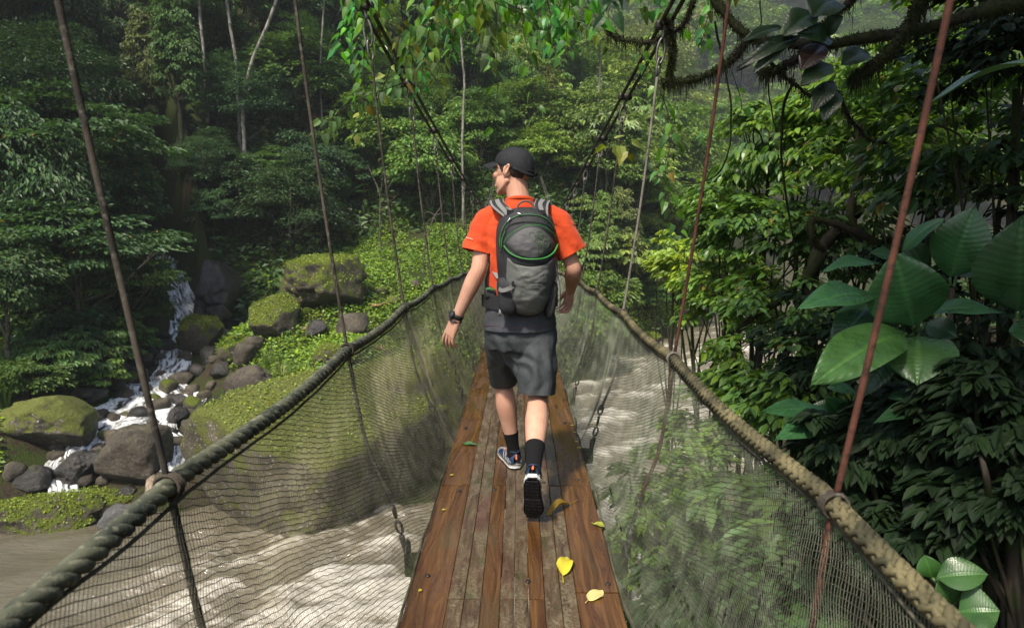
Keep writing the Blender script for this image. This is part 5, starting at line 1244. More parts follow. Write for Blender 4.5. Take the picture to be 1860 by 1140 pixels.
# ================================================================== THE WALKER
def skin_mat():
    m = M('skin'); v = m.obj(); n1 = m.noise(v, 14, 4, .6); n2 = m.noise(v, 160, 3, .6)
    c = m.mix(m.rng(n1, .35, .7), (.50, .27, .185), (.58, .33, .235)); c = m.mix(m.rng(n2, .55, .75, 0, .35), c, (.42, .20, .14))
    n3 = m.noise(v, 5, 3); c = m.mix(m.rng(n3, .45, .7, 0, .35), c, (.48, .21, .14))
    return m.done(m.bsdf(c, .58, .35, m.bump(n2, .12, .002), **{'Subsurface Weight': .12, 'Subsurface Radius': (.02, .008, .004), 'Subsurface Scale': .3}))
def cloth_mat(name, c0, c1, weave=900, rough=.8, wr=.25, sheen=.0):
    m = M(name); v = m.obj(); n1 = m.noise(v, 9, 4, .6); wv = m.noise(v, weave, 2); f = m.noise(m.mapv(v, (1, 1, .6)), 22, 4, .6, .6)
    c = m.mix(m.rng(n1, .3, .7), c0, c1)
    return m.done(m.bsdf(c, rough, .3, m.bump(m.math('ADD', m.math('MULTIPLY', f, wr * 4), m.math('MULTIPLY', wv, .25)), .6, .008), **{'Sheen Weight': sheen}))
skin_m = skin_mat()
orange_m = cloth_mat('orange jersey', (.47, .044, .007), (.58, .066, .010), sheen=.1)
short_m = cloth_mat('grey shorts fabric', (.038, .044, .048), (.054, .061, .065), 700, .7, .5)
under_m = cloth_mat('dark grey jersey', (.040, .042, .050), (.055, .058, .066))
black_c = cloth_mat('black cloth', (.009, .010, .012), (.015, .016, .019), 800, .75)
sock_m = M('ribbed black sock'); _v = sock_m.obj(); _w = sock_m.n('TexWave', {'Vector': _v, 'Scale': 95.0, 'Distortion': .3}, wave_type='BANDS', bands_direction='X').outputs[1]
sock_m = sock_m.done(sock_m.bsdf((.008, .008, .009), .85, .2, sock_m.bump(_w, .5, .003)))
hair_m = plain('brown hair', (.035, .022, .014), .6, .4, .5, 260, .6)
bx_ = .015                                    # body centre line
def at2(px, py, Y): return at(px, py, Y)
person = empty('person', (bx_, 3.62, 0)); tag(person, 'walking person in orange t-shirt, grey shorts and black cap seen from behind', 'person')

def remesh(g, name, mats, voxel, parent, smooth_it=6, cuts=(), disp=None, solid=0.0, sub=0):
    """voxel union of overlapping closed pieces -> one continuous surface"""
    o = g.build(name, mats, None); md = o.modifiers.new('r', 'REMESH'); md.mode = 'VOXEL'; md.voxel_size = voxel
    ms = o.modifiers.new('s', 'SMOOTH'); ms.factor = .5; ms.iterations = smooth_it
    dg = bpy.context.evaluated_depsgraph_get(); me = bpy.data.meshes.new_from_object(o.evaluated_get(dg))
    old = o.data; o.modifiers.clear(); o.data = me; bpy.data.meshes.remove(old)
    n = len(me.vertices); V = np.zeros(n * 3, np.float32); me.vertices.foreach_get('co', V); V = V.reshape(-1, 3).astype(float)
    Nn = np.zeros(n * 3, np.float32); me.vertices.foreach_get('normal', Nn); Nn = Nn.reshape(-1, 3).astype(float)
    if disp is not None: V = V + Nn * disp(V, Nn)[:, None]
    o0 = np.array(parent.location) if parent is not None else np.zeros(3)
    me.vertices.foreach_set('co', (V - o0).astype(np.float32).ravel())
    if cuts:
        bm = bmesh.new(); bm.from_mesh(me)
        for p, d, rad in cuts:
            fs = [f for f in bm.faces if np.linalg.norm(np.array(f.calc_center_median()) + o0 - p) < rad and (name != 't_shirt' or rad != .13 or abs(f.calc_center_median()[0]) > .158)]; geom = set(fs)
            for f in fs: geom.update(f.edges); geom.update(f.verts)
            bmesh.ops.bisect_plane(bm, geom=list(geom), dist=1e-5, plane_co=Vector(p - o0), plane_no=Vector(d), clear_outer=True, clear_inner=False)
        bm.to_mesh(me); bm.free()
    if solid:
        sm = o.modifiers.new('solid', 'SOLIDIFY'); sm.thickness = solid; sm.offset = -1
        dg = bpy.context.evaluated_depsgraph_get(); m2 = bpy.data.meshes.new_from_object(o.evaluated_get(dg)); old = o.data; o.modifiers.clear(); o.data = m2; bpy.data.meshes.remove(old); me = m2
    me.polygons.foreach_set('use_smooth', np.ones(len(me.polygons), bool)); me.update()
    if parent is not None: o.parent = parent
    return o
def limb(g, pts, rad, k=16, n=40, flat=None):
    """tapered limb through joints: radii at the same points, rounded ends"""
    P = spline(np.asarray(pts), n); r = spline(np.asarray(rad, float), n)[:, 0]
    T, A, B = frames(P); e = r[0]; e2 = r[-1]
    pre = [P[0] - T[0] * e * q for q in (.9, .55)]; post = [P[-1] + T[-1] * e2 * q for q in (.55, .9)]
    P = np.vstack([pre, P, post]); r = np.concatenate([[e * .4, e * .82], r, [e2 * .82, e2 * .4]])
    V, F, Tt = tube(P, r, k); n0 = g.n; g.add(V, F)
    g.F.append(Tt + n0); g.M.append(np.zeros(len(Tt), int)); return P

X3, Y3, Z3 = np.eye(3)
# joints ---------------------------------------------------------------
hipL, hipR = np.array([-.075, 3.64, .93]), np.array([.105, 3.60, .93])
kneeL = at(913, 690, 3.88); ankL = atz(938, 853, 0.0) + np.array([-.016, .052, .088])
kneeR, ankR = at(977, 722, 3.55), at(973, 862, 3.20)
shL, shR = at(886, 396, 3.62), at(1011, 396, 3.60)
elL, wrL = at(869, 490, 3.53), at(829, 578, 3.55)
toeR = atz(969, 946, .006); f_sh = nrmz(np.array([.035, .46, -.888])); heelR = toeR - f_sh * .292; ballR = toeR - f_sh * .09
u_sh = nrmz(np.cross(np.cross(f_sh, Z3), f_sh)); ankR = heelR + f_sh * .055 + u_sh * .085
elR, wrR = at(1042, 489, 3.58), at(1036, 528, 3.79)
neckB = np.array([bx_ + .005, 3.60, 1.50])
HC = np.array([-.022, 3.63, 1.690]); HY = R(58)           # head centre, head turned left
Hm = np.array(Euler((R(3), 0, HY)).to_matrix())
def H(p): return HC + Hm @ np.asarray(p, float)
body = Geo()
# trunk
tor = [(.86, .145, .10), (.95, .155, .105), (1.05, .145, .10), (1.15, .148, .10), (1.28, .165, .108), (1.38, .165, .102), (1.45, .130, .08), (1.50, .078, .062), (1.54, .058, .056)]
add_loft(body, [dict(c=np.array([bx_, 3.61, z]), ax=X3, ay=Y3, rx=a, ry=b, p=2.4) for z, a, b in tor], 28)
limb(body, [neckB - [0, 0, .03], neckB * .5 + HC * .5 + [.012, -.012, -.055], HC + Hm @ np.array([0, -.012, -.02])], [.068, .060, .060])
for s, e, w_ in ((shL, elL, wrL), (shR, elR, wrR)):
    u = (e - s); f = (w_ - e)
    limb(body, [s + [0, 0, -.012], s + u * .35, s + u * .75, e, e + f * .25, e + f * .6, w_], [.048, .048, .043, .041, .044, .036, .027], n=50)
for h, k_, a in ((hipL, kneeL, ankL), (hipR, kneeR, ankR)):
    u = k_ - h; f = a - k_; bk = np.array([0, -.018, 0])
    limb(body, [h, h + u * .4, h + u * .8, k_, k_ + f * .14 + bk * .4, k_ + f * .33 + bk, k_ + f * .6 + bk * .3, k_ + f * .85, a], [.090, .083, .066, .056, .054, .060, .048, .035, .034], n=60, k=20)
# feet (inside the shoes)
def foot_frame(heel, toe, up=Z3):
    f = nrmz(toe - heel); r_ = nrmz(np.cross(f, up)); u = np.cross(r_, f); return r_, f, u
heelL = atz(938, 853, 0.0); toeL = heelL + np.array([-.085, .275, 0])
limb(body, [ankL, heelL * .55 + toeL * .45 + [0, 0, .045], heelL * .25 + toeL * .75 + [0, 0, .035]], [.036, .034, .028], n=14)
limb(body, [ankR, heelR * .5 + ballR * .5 + u_sh * .045, ballR + u_sh * .034], [.036, .034, .028], n=14)
# head: skull, face, jaw, nose, ears
for c, r_ in [((0, -.014, .030), (.077, .100, .088)), ((0, .030, .012), (.070, .066, .078)), ((0, .040, -.045), (.057, .052, .072)), ((0, .064, -.094), (.028, .024, .022)), ((0, .074, .030), (.056, .020, .028)), ((0, .085, -.070), (.026, .014, .020)), ((.026, .022, -.055), (.045, .058, .056)), ((-.026, .022, -.055), (.045, .058, .056)), ((0, .0, -.03), (.070, .066, .07)), ((0, .056, -.030), (.050, .044, .066)), ((0, .044, .012), (.062, .054, .05))]:
    V, F = ellipsoid(c, r_); body.add(HC + V @ Hm.T, F)
for s in (-1, 1):
    limb(body, [H((s * .062, -.008, -.045)), H((s * .052, .03, -.085)), H((s * .018, .068, -.106))], [.016, .015, .015], n=14)
    V, F = ellipsoid((s * .040, .068, -.015), (.024, .024, .026)); body.add(HC + V @ Hm.T, F)
    for cc_, rr_ in (((s * .079, -.012, .002), (.008, .019, .030)), ((s * .074, -.002, -.014), (.010, .010, .018))):
        V, F = ellipsoid(cc_, rr_, np.array(Euler((R(-12), 0, s * R(-18))).to_matrix())); body.add(HC + V @ Hm.T, F)
    t = np.linspace(-.6, 3.9, 20); P = np.stack([np.full(20, s * .086), -.014 - .018 * np.cos(t - .9), .006 + .029 * np.sin(t)], 1)
    limb(body, np.array([H(q) for q in P]), np.full(20, .0048), k=8, n=24)
limb(body, [H((0, .092, .026)), H((0, .104, .002)), H((0, .116, -.022)), H((0, .110, -.032))], [.009, .010, .0115, .009], n=16)
for s in (-1, 1):
    V, F = ellipsoid((s * .012, .105, -.032), (.009, .011, .009)); body.add(HC + V @ Hm.T, F)
for z in (-.060, -.073): limb(body, [H((-.022, .090, z)), H((0, .101, z)), H((.022, .090, z))], [.005, .0075, .005], n=12, k=8)
# hands -----------------------------------------------------------------
def hand(g, wr, fdir, back, side, curl, size=1.0, thumb_open=.5):
    """fdir: wrist->knuckles, back: normal of the back of the hand, side: towards the thumb"""
    f = nrmz(fdir); b = nrmz(back - f * np.dot(back, f)); s = np.cross(f, b); s = s if np.dot(s, side) > 0 else -s
    kz = .088 * size
    for q in (-.026, -.009, .009, .026):
        limb(g, [wr + s * q * .6 * size, wr + f * kz * .55 + s * q * .95 * size, wr + f * kz + s * q * 1.12 * size], [.0155 * size, .0145 * size, .0105 * size], n=12, k=10)
    tips = []
    for q, L, c in zip((.033, .0112, -.0108, -.0320), (.076, .084, .078, .062), curl):
        p = wr + f * kz + s * q * size; d = nrmz(f + s * q * 5.0); pts = [p - f * .012, p]; L *= size
        for j, fr in enumerate((.45, .32, .23)):
            a = c * (.55, .9, .6)[j]; d = nrmz(d * math.cos(a) - b * math.sin(a)); b_l = b
            p = p + d * L * fr; pts.append(p)
            b = nrmz(b * math.cos(a) + f * 0 + (b - d * np.dot(b, d)) * .0001)
            b = nrmz(b_l - d * np.dot(b_l, d))
        b = nrmz(back - f * np.dot(back, f))
        limb(g, pts, [.0090 * size, .0090 * size, .0084 * size, .0078 * size, .0064 * size], n=22, k=10); tips.append(p)
    tb = wr + f * .022 * size + s * .024 * size; td = nrmz(f * .75 + s * thumb_open - b * .45)
    limb(g, [tb, tb + td * .034 * size, tb + nrmz(td + f * .3) * .062 * size, tb + nrmz(td + f * .6 - b * .1) * .086 * size], [.0150 * size, .0125 * size, .0102 * size, .0080 * size], n=18, k=10)
    return tips
fL = nrmz(at(812, 618, 3.56) - wrL)
hand(body, wrL + fL * .004, fL, np.array([-.72, -.66, .1]), np.array([-.3, .9, 0.2]), (.30, .40, .50, .62), 1.06, .35)
fR = nrmz(at(1026, 545, 3.90) - wrR)
hand(body, wrR, np.array([-.10, .42, -.80]), np.array([.85, .30, .25]), np.array([0, .9, .3]), (.55, .65, .75, .85), .98, .4)
b_o = remesh(body, 'body', skin_m, .0032, person, 4)
for s in (-1, 1):
    V, F = ellipsoid(H((s * .031, .083, .012)), (.012, .012, .012), nu=12, nv=16); g = Geo(); g.add(V, F); g.build('eye', plain('eye white', (.75, .73, .70), .15, .6, .02), person)
    g = Geo(); V, F = ellipsoid(H((s * .031, .0915, .012)), (.0055, .0055, .0055), nu=8, nv=12); g.add(V, F); g.build('iris', plain('iris brown', (.04, .022, .012), .15, .6, .05), person)
    g = Geo(); add_tube(g, spline(np.array([H((s * .014, .101, .030)), H((s * .030, .099, .037)), H((s * .050, .084, .031))]), 10), [.003, .0045, .0045, .0045, .0045, .0045, .004, .004, .003, .002], 6); g.build('eyebrow', hair_m, person)
# hair: cropped, below the cap
g = Geo(); nu, nv = 26, 44; U = np.linspace(-.105, .06, nu)[:, None]; A_ = np.linspace(R(-62), R(242), nv)[None]
zz = U + 0 * A_; xx = np.cos(A_) * 1; yy_ = np.sin(A_)                         # around the back: angle 90deg = face
ang = np.abs(((A_ - R(270) + PI) % (2 * PI)) - PI)                              # 0 at the back
low = np.interp(ang, [0, R(40), R(70), R(95), R(110), R(125), R(140)], [-.068, -.058, -.030, .006, -.016, .010, .04])
zz = low + (0.075 - low) * np.linspace(0, 1, nu)[:, None]
k_ = np.sqrt(np.clip(1 - ((zz - .030) / .0915) ** 2, .02, 1)); lowk = np.interp(zz, [-.08, -.04, 0], [.80, .93, 1.0])
P = np.stack([.0805 * k_ * lowk * np.cos(A_), -.014 + .1035 * k_ * lowk * np.sin(A_), zz], -1).reshape(-1, 3)
V = HC + P @ Hm.T; V = V + .0012 * np.stack([vnoise(V * 260 + q * 5, q, 2) for q in range(3)], 1)
g.add(V, grid_faces(nu, nv)); g.build('hair', hair_m, person)
# cap --------------------------------------------------------------------
g = Geo(); nu, nv = 22, 56; th = np.arange(nv) * 2 * PI / nv; ct, st_ = np.cos(th), np.sin(th)
edge = .028 + .024 * np.clip(st_, -1, 1) - .022 * (st_ < 0) * st_ ** 2
rows = []
for i, u in enumerate(np.linspace(0, 1, nu)):
    a = u * PI / 2; rr = math.cos(a) ** .82; z = edge * (1 - u) + (edge * .0 + .128) * math.sin(a) ** .9 * 1.0 + 0 * u
    z = edge + (.127 - edge) * math.sin(a) ** .95
    rr_x = .0865 * rr; rr_y = .1125 * rr
    rows.append(np.stack([ct * rr_x, -.012 + st_ * rr_y - .006 * math.sin(a), z], 1))
V = np.array(rows).reshape(-1, 3); V = V + .0025 * vnoise(V * 32, 3, 3)[:, None] * nrmz(V)
inner = V * np.array([.97, .97, .985]); F = grid_faces(nu, nv, True)
g.add(HC + V @ Hm.T, F); g.add(HC + inner @ Hm.T, F[:, ::-1])
cap = g.build('cap', black_c, person); cap['label'] = 'plain black cap with the peak pointing left'
g = Geo(); nb, mb = 14, 25; s_ = np.linspace(-1, 1, mb); t_ = np.linspace(0, 1, nb)[:, None]
ang = s_ * R(62); x0 = np.sin(ang) * .088; y0 = -.012 + np.cos(ang) * .1125
x1 = np.sin(s_ * R(56)) * .094; y1 = .098 + np.cos(s_ * R(90)) * .078
px_ = x0 * (1 - t_) + x1 * t_; py_ = y0 * (1 - t_) + y1 * t_; pz_ = .052 - .020 * s_[None] ** 2 * (1 + .3 * t_) - .016 * t_ ** 1.5 + 0 * px_
T_ = np.stack([px_, py_, pz_], -1).reshape(-1, 3); Bt = T_ - np.array([0, 0, .005]); F = grid_faces(nb, mb)
V = np.vstack([T_, Bt]); nT = len(T_); rim = np.arange((nb - 1) * mb, nb * mb)
Fr = np.stack([rim[:-1], rim[1:], rim[1:] + nT, rim[:-1] + nT], 1)
g.add(HC + V @ Hm.T, np.vstack([F, F[:, ::-1] + nT, Fr])); g.build('peak', black_c, cap)
g = Geo(); t = np.linspace(R(200), R(340), 20); P = np.stack([np.cos(t) * .086, -.016 + np.sin(t) * .1075, .028 + .024 * np.sin(t) - .022 * np.sin(t) ** 2], 1); add_tube(g, HC + P @ Hm.T, .0032, 6, ra=.008); P = P[6:14] * [1, 1, 1] + [0, 0, .022]; add_tube(g, HC + P @ Hm.T, .003, 6)
V, Fq = box(H((.030, -.119, -.006)), (.03, .010, .018), Hm); g.add(V, Fq); g.build('strap', black_c, cap)
g = Geo(); V, F = ellipsoid(H((0, -.02, .128)), (.008, .008, .005), nu=8, nv=12); g.add(V, F); g.build('button', black_c, cap)

# t-shirt ------------------------------------------------------------------
def folds(V, d, freq, amp, seed=0):
    """long soft folds across direction d"""
    d = nrmz(np.asarray(d, float)); w_ = V @ d; q = vnoise(V * np.array([5, 5, 5]) + seed, seed, 2); return amp * np.sin(w_ * freq + q * 5.5) * (.5 + .5 * vnoise(V * 4 + 9, seed + 2, 2))
g = Geo()
ts = [(1.005, .172, .125), (1.06, .168, .122), (1.15, .176, .128), (1.27, .192, .136), (1.36, .198, .130), (1.425, .184, .114), (1.468, .152, .100), (1.500, .112, .092), (1.528, .084, .086), (1.552, .075, .080), (1.575, .072, .076)]
add_loft(g, [dict(c=np.array([bx_, 3.61, z]), ax=X3, ay=Y3, rx=a, ry=b, p=2.3) for z, a, b in ts], 36)
hemL0, hemL1 = at(868, 456, 3.59), at(1038, 459, 3.59)
for s, hm, hw in ((shL, hemL0, .088), (shR, hemL1, .080)):
    d = nrmz(hm - s); P = [s - d * .02 + [np.sign(bx_ - s[0]) * .035, 0, -.008], s + d * .03, s + d * .10, hm, hm + d * .022]
    limb(g, P, [.066, .073, .079, hw, hw + .004], n=30, k=24)
dL, dR = nrmz(hemL0 - shL), nrmz(hemL1 - shR)
dL2 = nrmz(dL + np.array([-.0, 0, -.15])); dR2 = nrmz(dR + np.array([.12, 0, 0]))
def shirt_disp(V, N):
    d = .006 * vnoise(V * 14, 3, 3) + folds(V, (.5, .2, 1), 75, .0065, 5) * (V[:, 2] < 1.42) + folds(V, (1, 0, .7), 62, .006, 8) * (np.abs(V[:, 0] - bx_) > .17)
    return d
shirt = remesh(g, 't_shirt', orange_m, .0055, person, 7, [(hemL0 + dL * .006, dL2, .13), (hemL1 + dR * .006, dR2, .13), (np.array([bx_, 3.61, 1.543]), nrmz(np.array([0, .25, 1.0])), .1), (np.array([bx_, 3.6, 1.035]), -Z3, .4)], shirt_disp, .004)
shirt['label'] = 'orange short-sleeved t-shirt'
g = Geo(); t = np.arange(41) * 2 * PI / 40; P = np.stack([bx_ + .0765 * np.cos(t), 3.61 + .080 * np.sin(t), 1.541 - .0175 * np.sin(t)], 1); add_tube(g, P, .0035, 6, ra=.009); g.build('collar', orange_m, shirt)
# thin pale reflective mark on the left sleeve hem
g = Geo(); P = spline(np.array([at(846, 431, 3.54), at(852, 432.5, 3.525), at(859, 435, 3.515)]), 8); add_tube(g, P, .0016, 5); g.build('sleeve_mark', plain('pale print', (.75, .55, .45), .5), shirt)
# dark under layer at the waist
g = Geo(); add_loft(g, [dict(c=np.array([bx_, 3.61, z]), ax=X3, ay=Y3, rx=a, ry=b, p=2.4) for z, a, b in [(.865, .197, .156), (.90, .195, .153), (.97, .184, .140), (1.04, .172, .124), (1.10, .162, .116)]], 40)
und = remesh(g, 'undershirt', under_m, .006, person, 3, [(np.array([bx_, 3.6, .868]), -Z3, .4), (np.array([bx_, 3.6, 1.09]), Z3, .4)], lambda V, N: folds(V, (.2, .2, 1), 60, .005, 2) + .004 * vnoise(V * 14, 1, 3), .003)
g = Geo(); t = np.arange(61) * 2 * PI / 60; c_, s2 = np.cos(t), np.sin(t); P = np.stack([bx_ + .1955 * np.sign(c_) * np.abs(c_) ** (2 / 2.4), 3.61 + .153 * np.sign(s2) * np.abs(s2) ** (2 / 2.4), .900 + .004 * np.sin(t * 5)], 1); add_tube(g, P, .0011, 5); g.build('hem_stitch', plain('dull red thread', (.12, .045, .04), .8), und)
# shorts -----------------------------------------------------------------
g = Geo()
add_loft(g, [dict(c=np.array([bx_, 3.61, z]), ax=X3, ay=Y3, rx=a, ry=b, p=2.5) for z, a, b in [(.76, .165, .125), (.82, .180, .140), (.88, .180, .140), (.95, .172, .130), (1.0, .165, .12)]], 36)
hsL, hsR = at(916, 690, 3.86), at(975, 713, 3.53)
lpl = [np.array([-.075, 3.63, .86]), np.array([-.075, 3.66, .80]), (np.array([-.075, 3.66, .80]) + hsL) / 2, hsL, hsL + (hsL - np.array([-.075, 3.66, .80])) * .12]
lpr = [np.array([.105, 3.60, .86]), np.array([.107, 3.58, .80]), (np.array([.107, 3.58, .80]) + hsR) / 2 + [.004, -.01, 0], hsR, hsR + (hsR - np.array([.107, 3.58, .80])) * .12]
limb(g, lpl, [.105, .104, .092, .078, .078], n=40, k=24); limb(g, lpr, [.110, .110, .104, .100, .100], n=40, k=24)
limb(g, [np.array([bx_ - .02, 3.60, .80]), np.array([bx_ - .0, 3.60, .70]), np.array([bx_ + .02, 3.56, .63])], [.10, .075, .04], n=20, k=18)
dl, dr = nrmz(lpl[3] - lpl[2]), nrmz(lpr[3] - lpr[2])
def shorts_disp(V, N):
    vert = np.sin(V[:, 0] * 80 + vnoise(V * np.array([3, 3, 6.0]), 4, 2) * 6) * .0055 * sstep(.92 - V[:, 2], 0, .25)
    diag = folds(V, (.75, .1, .66), 62, .007, 11) * sstep(V[:, 2], .60, .72)
    return vert + diag + .006 * vnoise(V * 9, 6, 3)
sh = remesh(g, 'shorts', short_m, .0055, person, 6, [(hsL, nrmz(dl + np.array([.25, 0, -.2])), .16), (hsR, nrmz(dr + np.array([-.02, 0, -.25])), .17), (np.array([bx_, 3.6, .985]), Z3, .4)], shorts_disp, .004)
sh['label'] = 'knee-length grey shorts'
# socks and shoes ----------------------------------------------------------
for k_, a, lo, nm in ((kneeL, ankL, .64, 0), (kneeR, ankR, .63, 1)):
    f = a - k_; bk = np.array([0, -.018, 0]); g = Geo(); t = np.linspace(0, 1, 60)
    P = spline(np.array([k_, k_ + f * .14 + bk * .4, k_ + f * .33 + bk, k_ + f * .6 + bk * .3, k_ + f * .85, a, a + f * .08]), 120); r_ = spline(np.array([.056, .054, .060, .048, .035, .034, .036]), 120)[:, 0] + .0035
    i0 = int(120 * (lo - (.06 if nm else .03)) * .93); P, r_ = P[i0:], r_[i0:]; r_ = r_ * (1 + .012 * vnoise(P * np.array([10, 10, 40.]), 5, 2)); r_[:2] += .001
    add_tube(g, P, r_, 22, cap=False)
    V, F = ellipsoid(a + np.array([0, .004, -.006]), (.041, .050, .050), nu=18, nv=24); g.add(V, F)
    g.build('sock', sock_m, person)
navy = cloth_mat('navy shoe mesh', (.012, .028, .070), (.02, .045, .10), 500, .6); rubber_w = plain('white midsole', (.62, .61, .58), .5, .4, .12, 30); rubber_k = plain('black outsole', (.012, .012, .013), .7, .3, .4, 50, .4)
orange_s = plain('orange trim', (.72, .16, .05), .5, .4, .1); grey_s = plain('grey overlay', (.22, .21, .20), .5, .5, .2)
def shoe(heel, toe, up, bend, label):
    """heel, toe: ground points of the sole; bend: toe bend angle (rad)"""
    f = nrmz(toe - heel); r_ = nrmz(np.cross(f, up)); u = np.cross(r_, f); L = .292
    def W(x, y, z):
        x, y, z = [np.asarray(q, float) for q in (x, y, z)]; yb = .195; ov = np.clip(y - yb, 0, 1); yy2 = np.minimum(y, yb) + ov * math.cos(bend); zz2 = z + ov * math.sin(bend)
        return heel + x[..., None] * r_ + yy2[..., None] * f + zz2[..., None] * u
    def w_at(y): return np.interp(y, [0, .01, .03, .08, .14, .20, .24, .27, .287, .292], [.018, .030, .036, .037, .040, .047, .045, .035, .018, .004])
    def off(y): return np.interp(y, [0, .08, .2, .29], [0, -.001, .004, -.004])
    def top(y): return np.interp(y, [0, .02, .06, .10, .14, .19, .24, .28, .292], [.088, .100, .094, .104, .094, .066, .050, .038, .025])
    ys_ = np.concatenate([np.linspace(0, .03, 8), np.linspace(.04, .26, 22), np.linspace(.268, .292, 8)]); th = np.linspace(0, PI, 22)
    def shell(z0, zf, grow=1.0, y0=0, y1=.292):
        yv = ys_[(ys_ >= y0) & (ys_ <= y1)][:, None]; w_ = w_at(yv) * grow; hz_ = np.maximum(zf(yv) - z0, .004); x_ = off(yv) + np.cos(th)[None] * w_ * (1 - .28 * np.sin(th)[None] ** 2); z_ = z0 + np.sin(th)[None] ** .62 * hz_
        return W(x_, yv + 0 * x_, z_).reshape(-1, 3), grid_faces(len(yv), 22)
    g = Geo(); V, F = shell(.026, top); V = V + .0012 * vnoise(V * 70, 2, 2)[:, None]; g.add(V, F); n = len(V)
    # close front/back
    root = g.build('shoe', navy, person); root['label'] = label
    def slab(z0, z1, grow, nm, mt, lip=0.0):
        yv = np.linspace(-.006, .296, 40); w_ = w_at(np.clip(yv, 0, .292)) * grow + .003; P = np.concatenate([np.stack([off(yv) + w_, yv], 1), np.stack([off(yv) - w_, yv], 1)[::-1]])
        rise = lambda y: np.interp(y, [-.01, .02, .2, .30], [.004, 0, 0, .012])
        lo = W(P[:, 0] * .97, P[:, 1], z0 + rise(P[:, 1])); mi_ = W(P[:, 0] * 1.03, P[:, 1], (z0 + z1) / 2 + rise(P[:, 1])); hi = W(P[:, 0], P[:, 1], z1 + rise(P[:, 1])); k = len(P)
        V = np.vstack([lo, mi_, hi]); F = grid_faces(3, k, True); g = Geo(); g.add(V, F)
        j = np.arange(39); q = np.stack([j, j + 1, k - 2 - j, k - 1 - j], 1); g.F += [q, q[:, ::-1] + 2 * k]; g.M += [np.zeros(len(q), int)] * 2
        return g.build(nm, mt, root)
    slab(.008, .031, 1.0, 'midsole', rubber_w); so = slab(.0, .0095, .98, 'outsole', rubber_k)
    g = Geo()
    yv_ = np.linspace(.006, .284, 16); Vp = np.concatenate([W(off(yv_) - w_at(yv_) * .85, yv_, 0 * yv_ - .0006), W(off(yv_) + w_at(yv_) * .85, yv_, 0 * yv_ - .0006)]); j_ = np.arange(15); g.add(Vp, np.stack([j_, j_ + 1, j_ + 17, j_ + 16], 1))
    for yv in np.arange(.012, .285, .021):                         # tread lugs under the outsole
        if .105 < yv < .135: continue
        for xs_ in (-.62, 0, .62):
            c = W(np.array(off(yv) + xs_ * w_at(yv)), np.array(yv), np.array(-.002)); V, Fq = box((0, 0, 0), (w_at(yv) * .50, .014, .004)); Rb = np.stack([r_, f, u], 1) ; g.add(V @ Rb.T + c, Fq)
    g.build('tread', rubber_k, root, smooth=False)
    g = Geo(); t = np.linspace(0, 2 * PI, 40); x_ = .0335 * np.cos(t); y_ = .058 + .050 * np.sin(t); z_ = top(y_) - .004 + .012 * np.sin(t) * (np.sin(t) < 0) * -1; add_tube(g, W(x_, y_, z_ + .001), .0038, 7); g.build('collar', navy, root)
    g = Geo(); x_ = np.zeros(8); add_tube(g, W(x_, np.array([-.001, -.003, -.003, -.001, .002, .004, .006, .008]), np.linspace(.062, .090, 8)), .0060, 8, ra=None); g.build('heel_tab', orange_s, root)
    for s in (-1, 1):
        g = Geo()
        for y0, y1, z0, z1 in ((.010, .060, .040, .062), (.085, .120, .034, .082), (.125, .160, .034, .074), (.030, .085, .034, .05)):
            yv = np.linspace(y0, y1, 8); zz_ = np.linspace(z0, z1, 8); frac = np.clip((zz_ - .026) / (top(yv) - .026), 0, .98); a_ = np.arcsin(np.clip(frac ** (1 / .62), 0, 1)); x_ = off(yv) + s * np.cos(a_) * w_at(yv) * (1 - .28 * np.sin(a_) ** 2); add_tube(g, W(x_ + s * .0005, yv, zz_), .004, 6)
        g.build('overlay', grey_s, root)
    g = Geo()
    for y in np.linspace(.125, .185, 5): x_ = np.linspace(-.024, .024, 8); add_tube(g, W(x_, np.full(8, y), top(np.full(8, y)) - .001 - (x_ / .03) ** 2 * .022), .0022, 6)
    g.build('laces', orange_s, root); return root
shoe(heelL, toeL, Z3, 0.0, 'navy running shoe planted flat on the plank')
shoe(heelR, toeR, u_sh, .12, 'navy running shoe pushing off with its black sole showing')

# ================================================================== WATCH AND BRACELET
def band(P0, axis, rx, ry, wid, th, n=40):
    ax = nrmz(axis); X = nrmz(np.cross(ax, Y3)); Y_ = np.cross(ax, X); t = np.arange(n) * 2 * PI / n; V = []
    for dr_, dw in ((0, -wid / 2), (th, -wid / 2 * .9), (th, wid / 2 * .9), (0, wid / 2)):
        V.append(P0 + np.cos(t)[:, None] * X * (rx + dr_) + np.sin(t)[:, None] * Y_ * (ry + dr_) + ax * dw)
    V = np.array(V).reshape(-1, 3); return V, grid_faces(4, n, True), X, Y_
fa = nrmz(wrL - elL); wp = wrL - fa * .012; rub = plain('black rubber', (.012, .012, .013), .5, .4, .2, 60); 
wt = empty('wristwatch', wp); tag(wt, 'chunky black sports watch on the left wrist', 'watch')
V, F, Xw, Yw = band(wp, fa, .030, .030, .024, .0035); g = Geo(); g.add(V, F); g.build('strap', rub, wt)
dd = nrmz(np.array([-.80, -.48, .25])); dd = nrmz(dd - fa * np.dot(dd, fa)); s2_ = np.cross(fa, dd)
def disc(c, nn, prof, k=28):
    a = nrmz(np.cross(nn, [0.3, .2, .9])); b = np.cross(nn, a); g = Geo(); add_loft(g, [dict(c=c + nn * h, ax=a, ay=b, rx=r_, ry=r_) for r_, h in prof], k); return g
disc(wp + dd * .030, dd, [(.021, -.004), (.0235, 0), (.0235, .008), (.021, .0115), (.0175, .0115), (.0172, .0100)]).build('case', rub, wt)
disc(wp + dd * .030, dd, [(.0172, .0095), (.0172, .0103)]).build('face', plain('watch glass', (.05, .055, .06), .08, .6, .1), wt)
g = Geo()
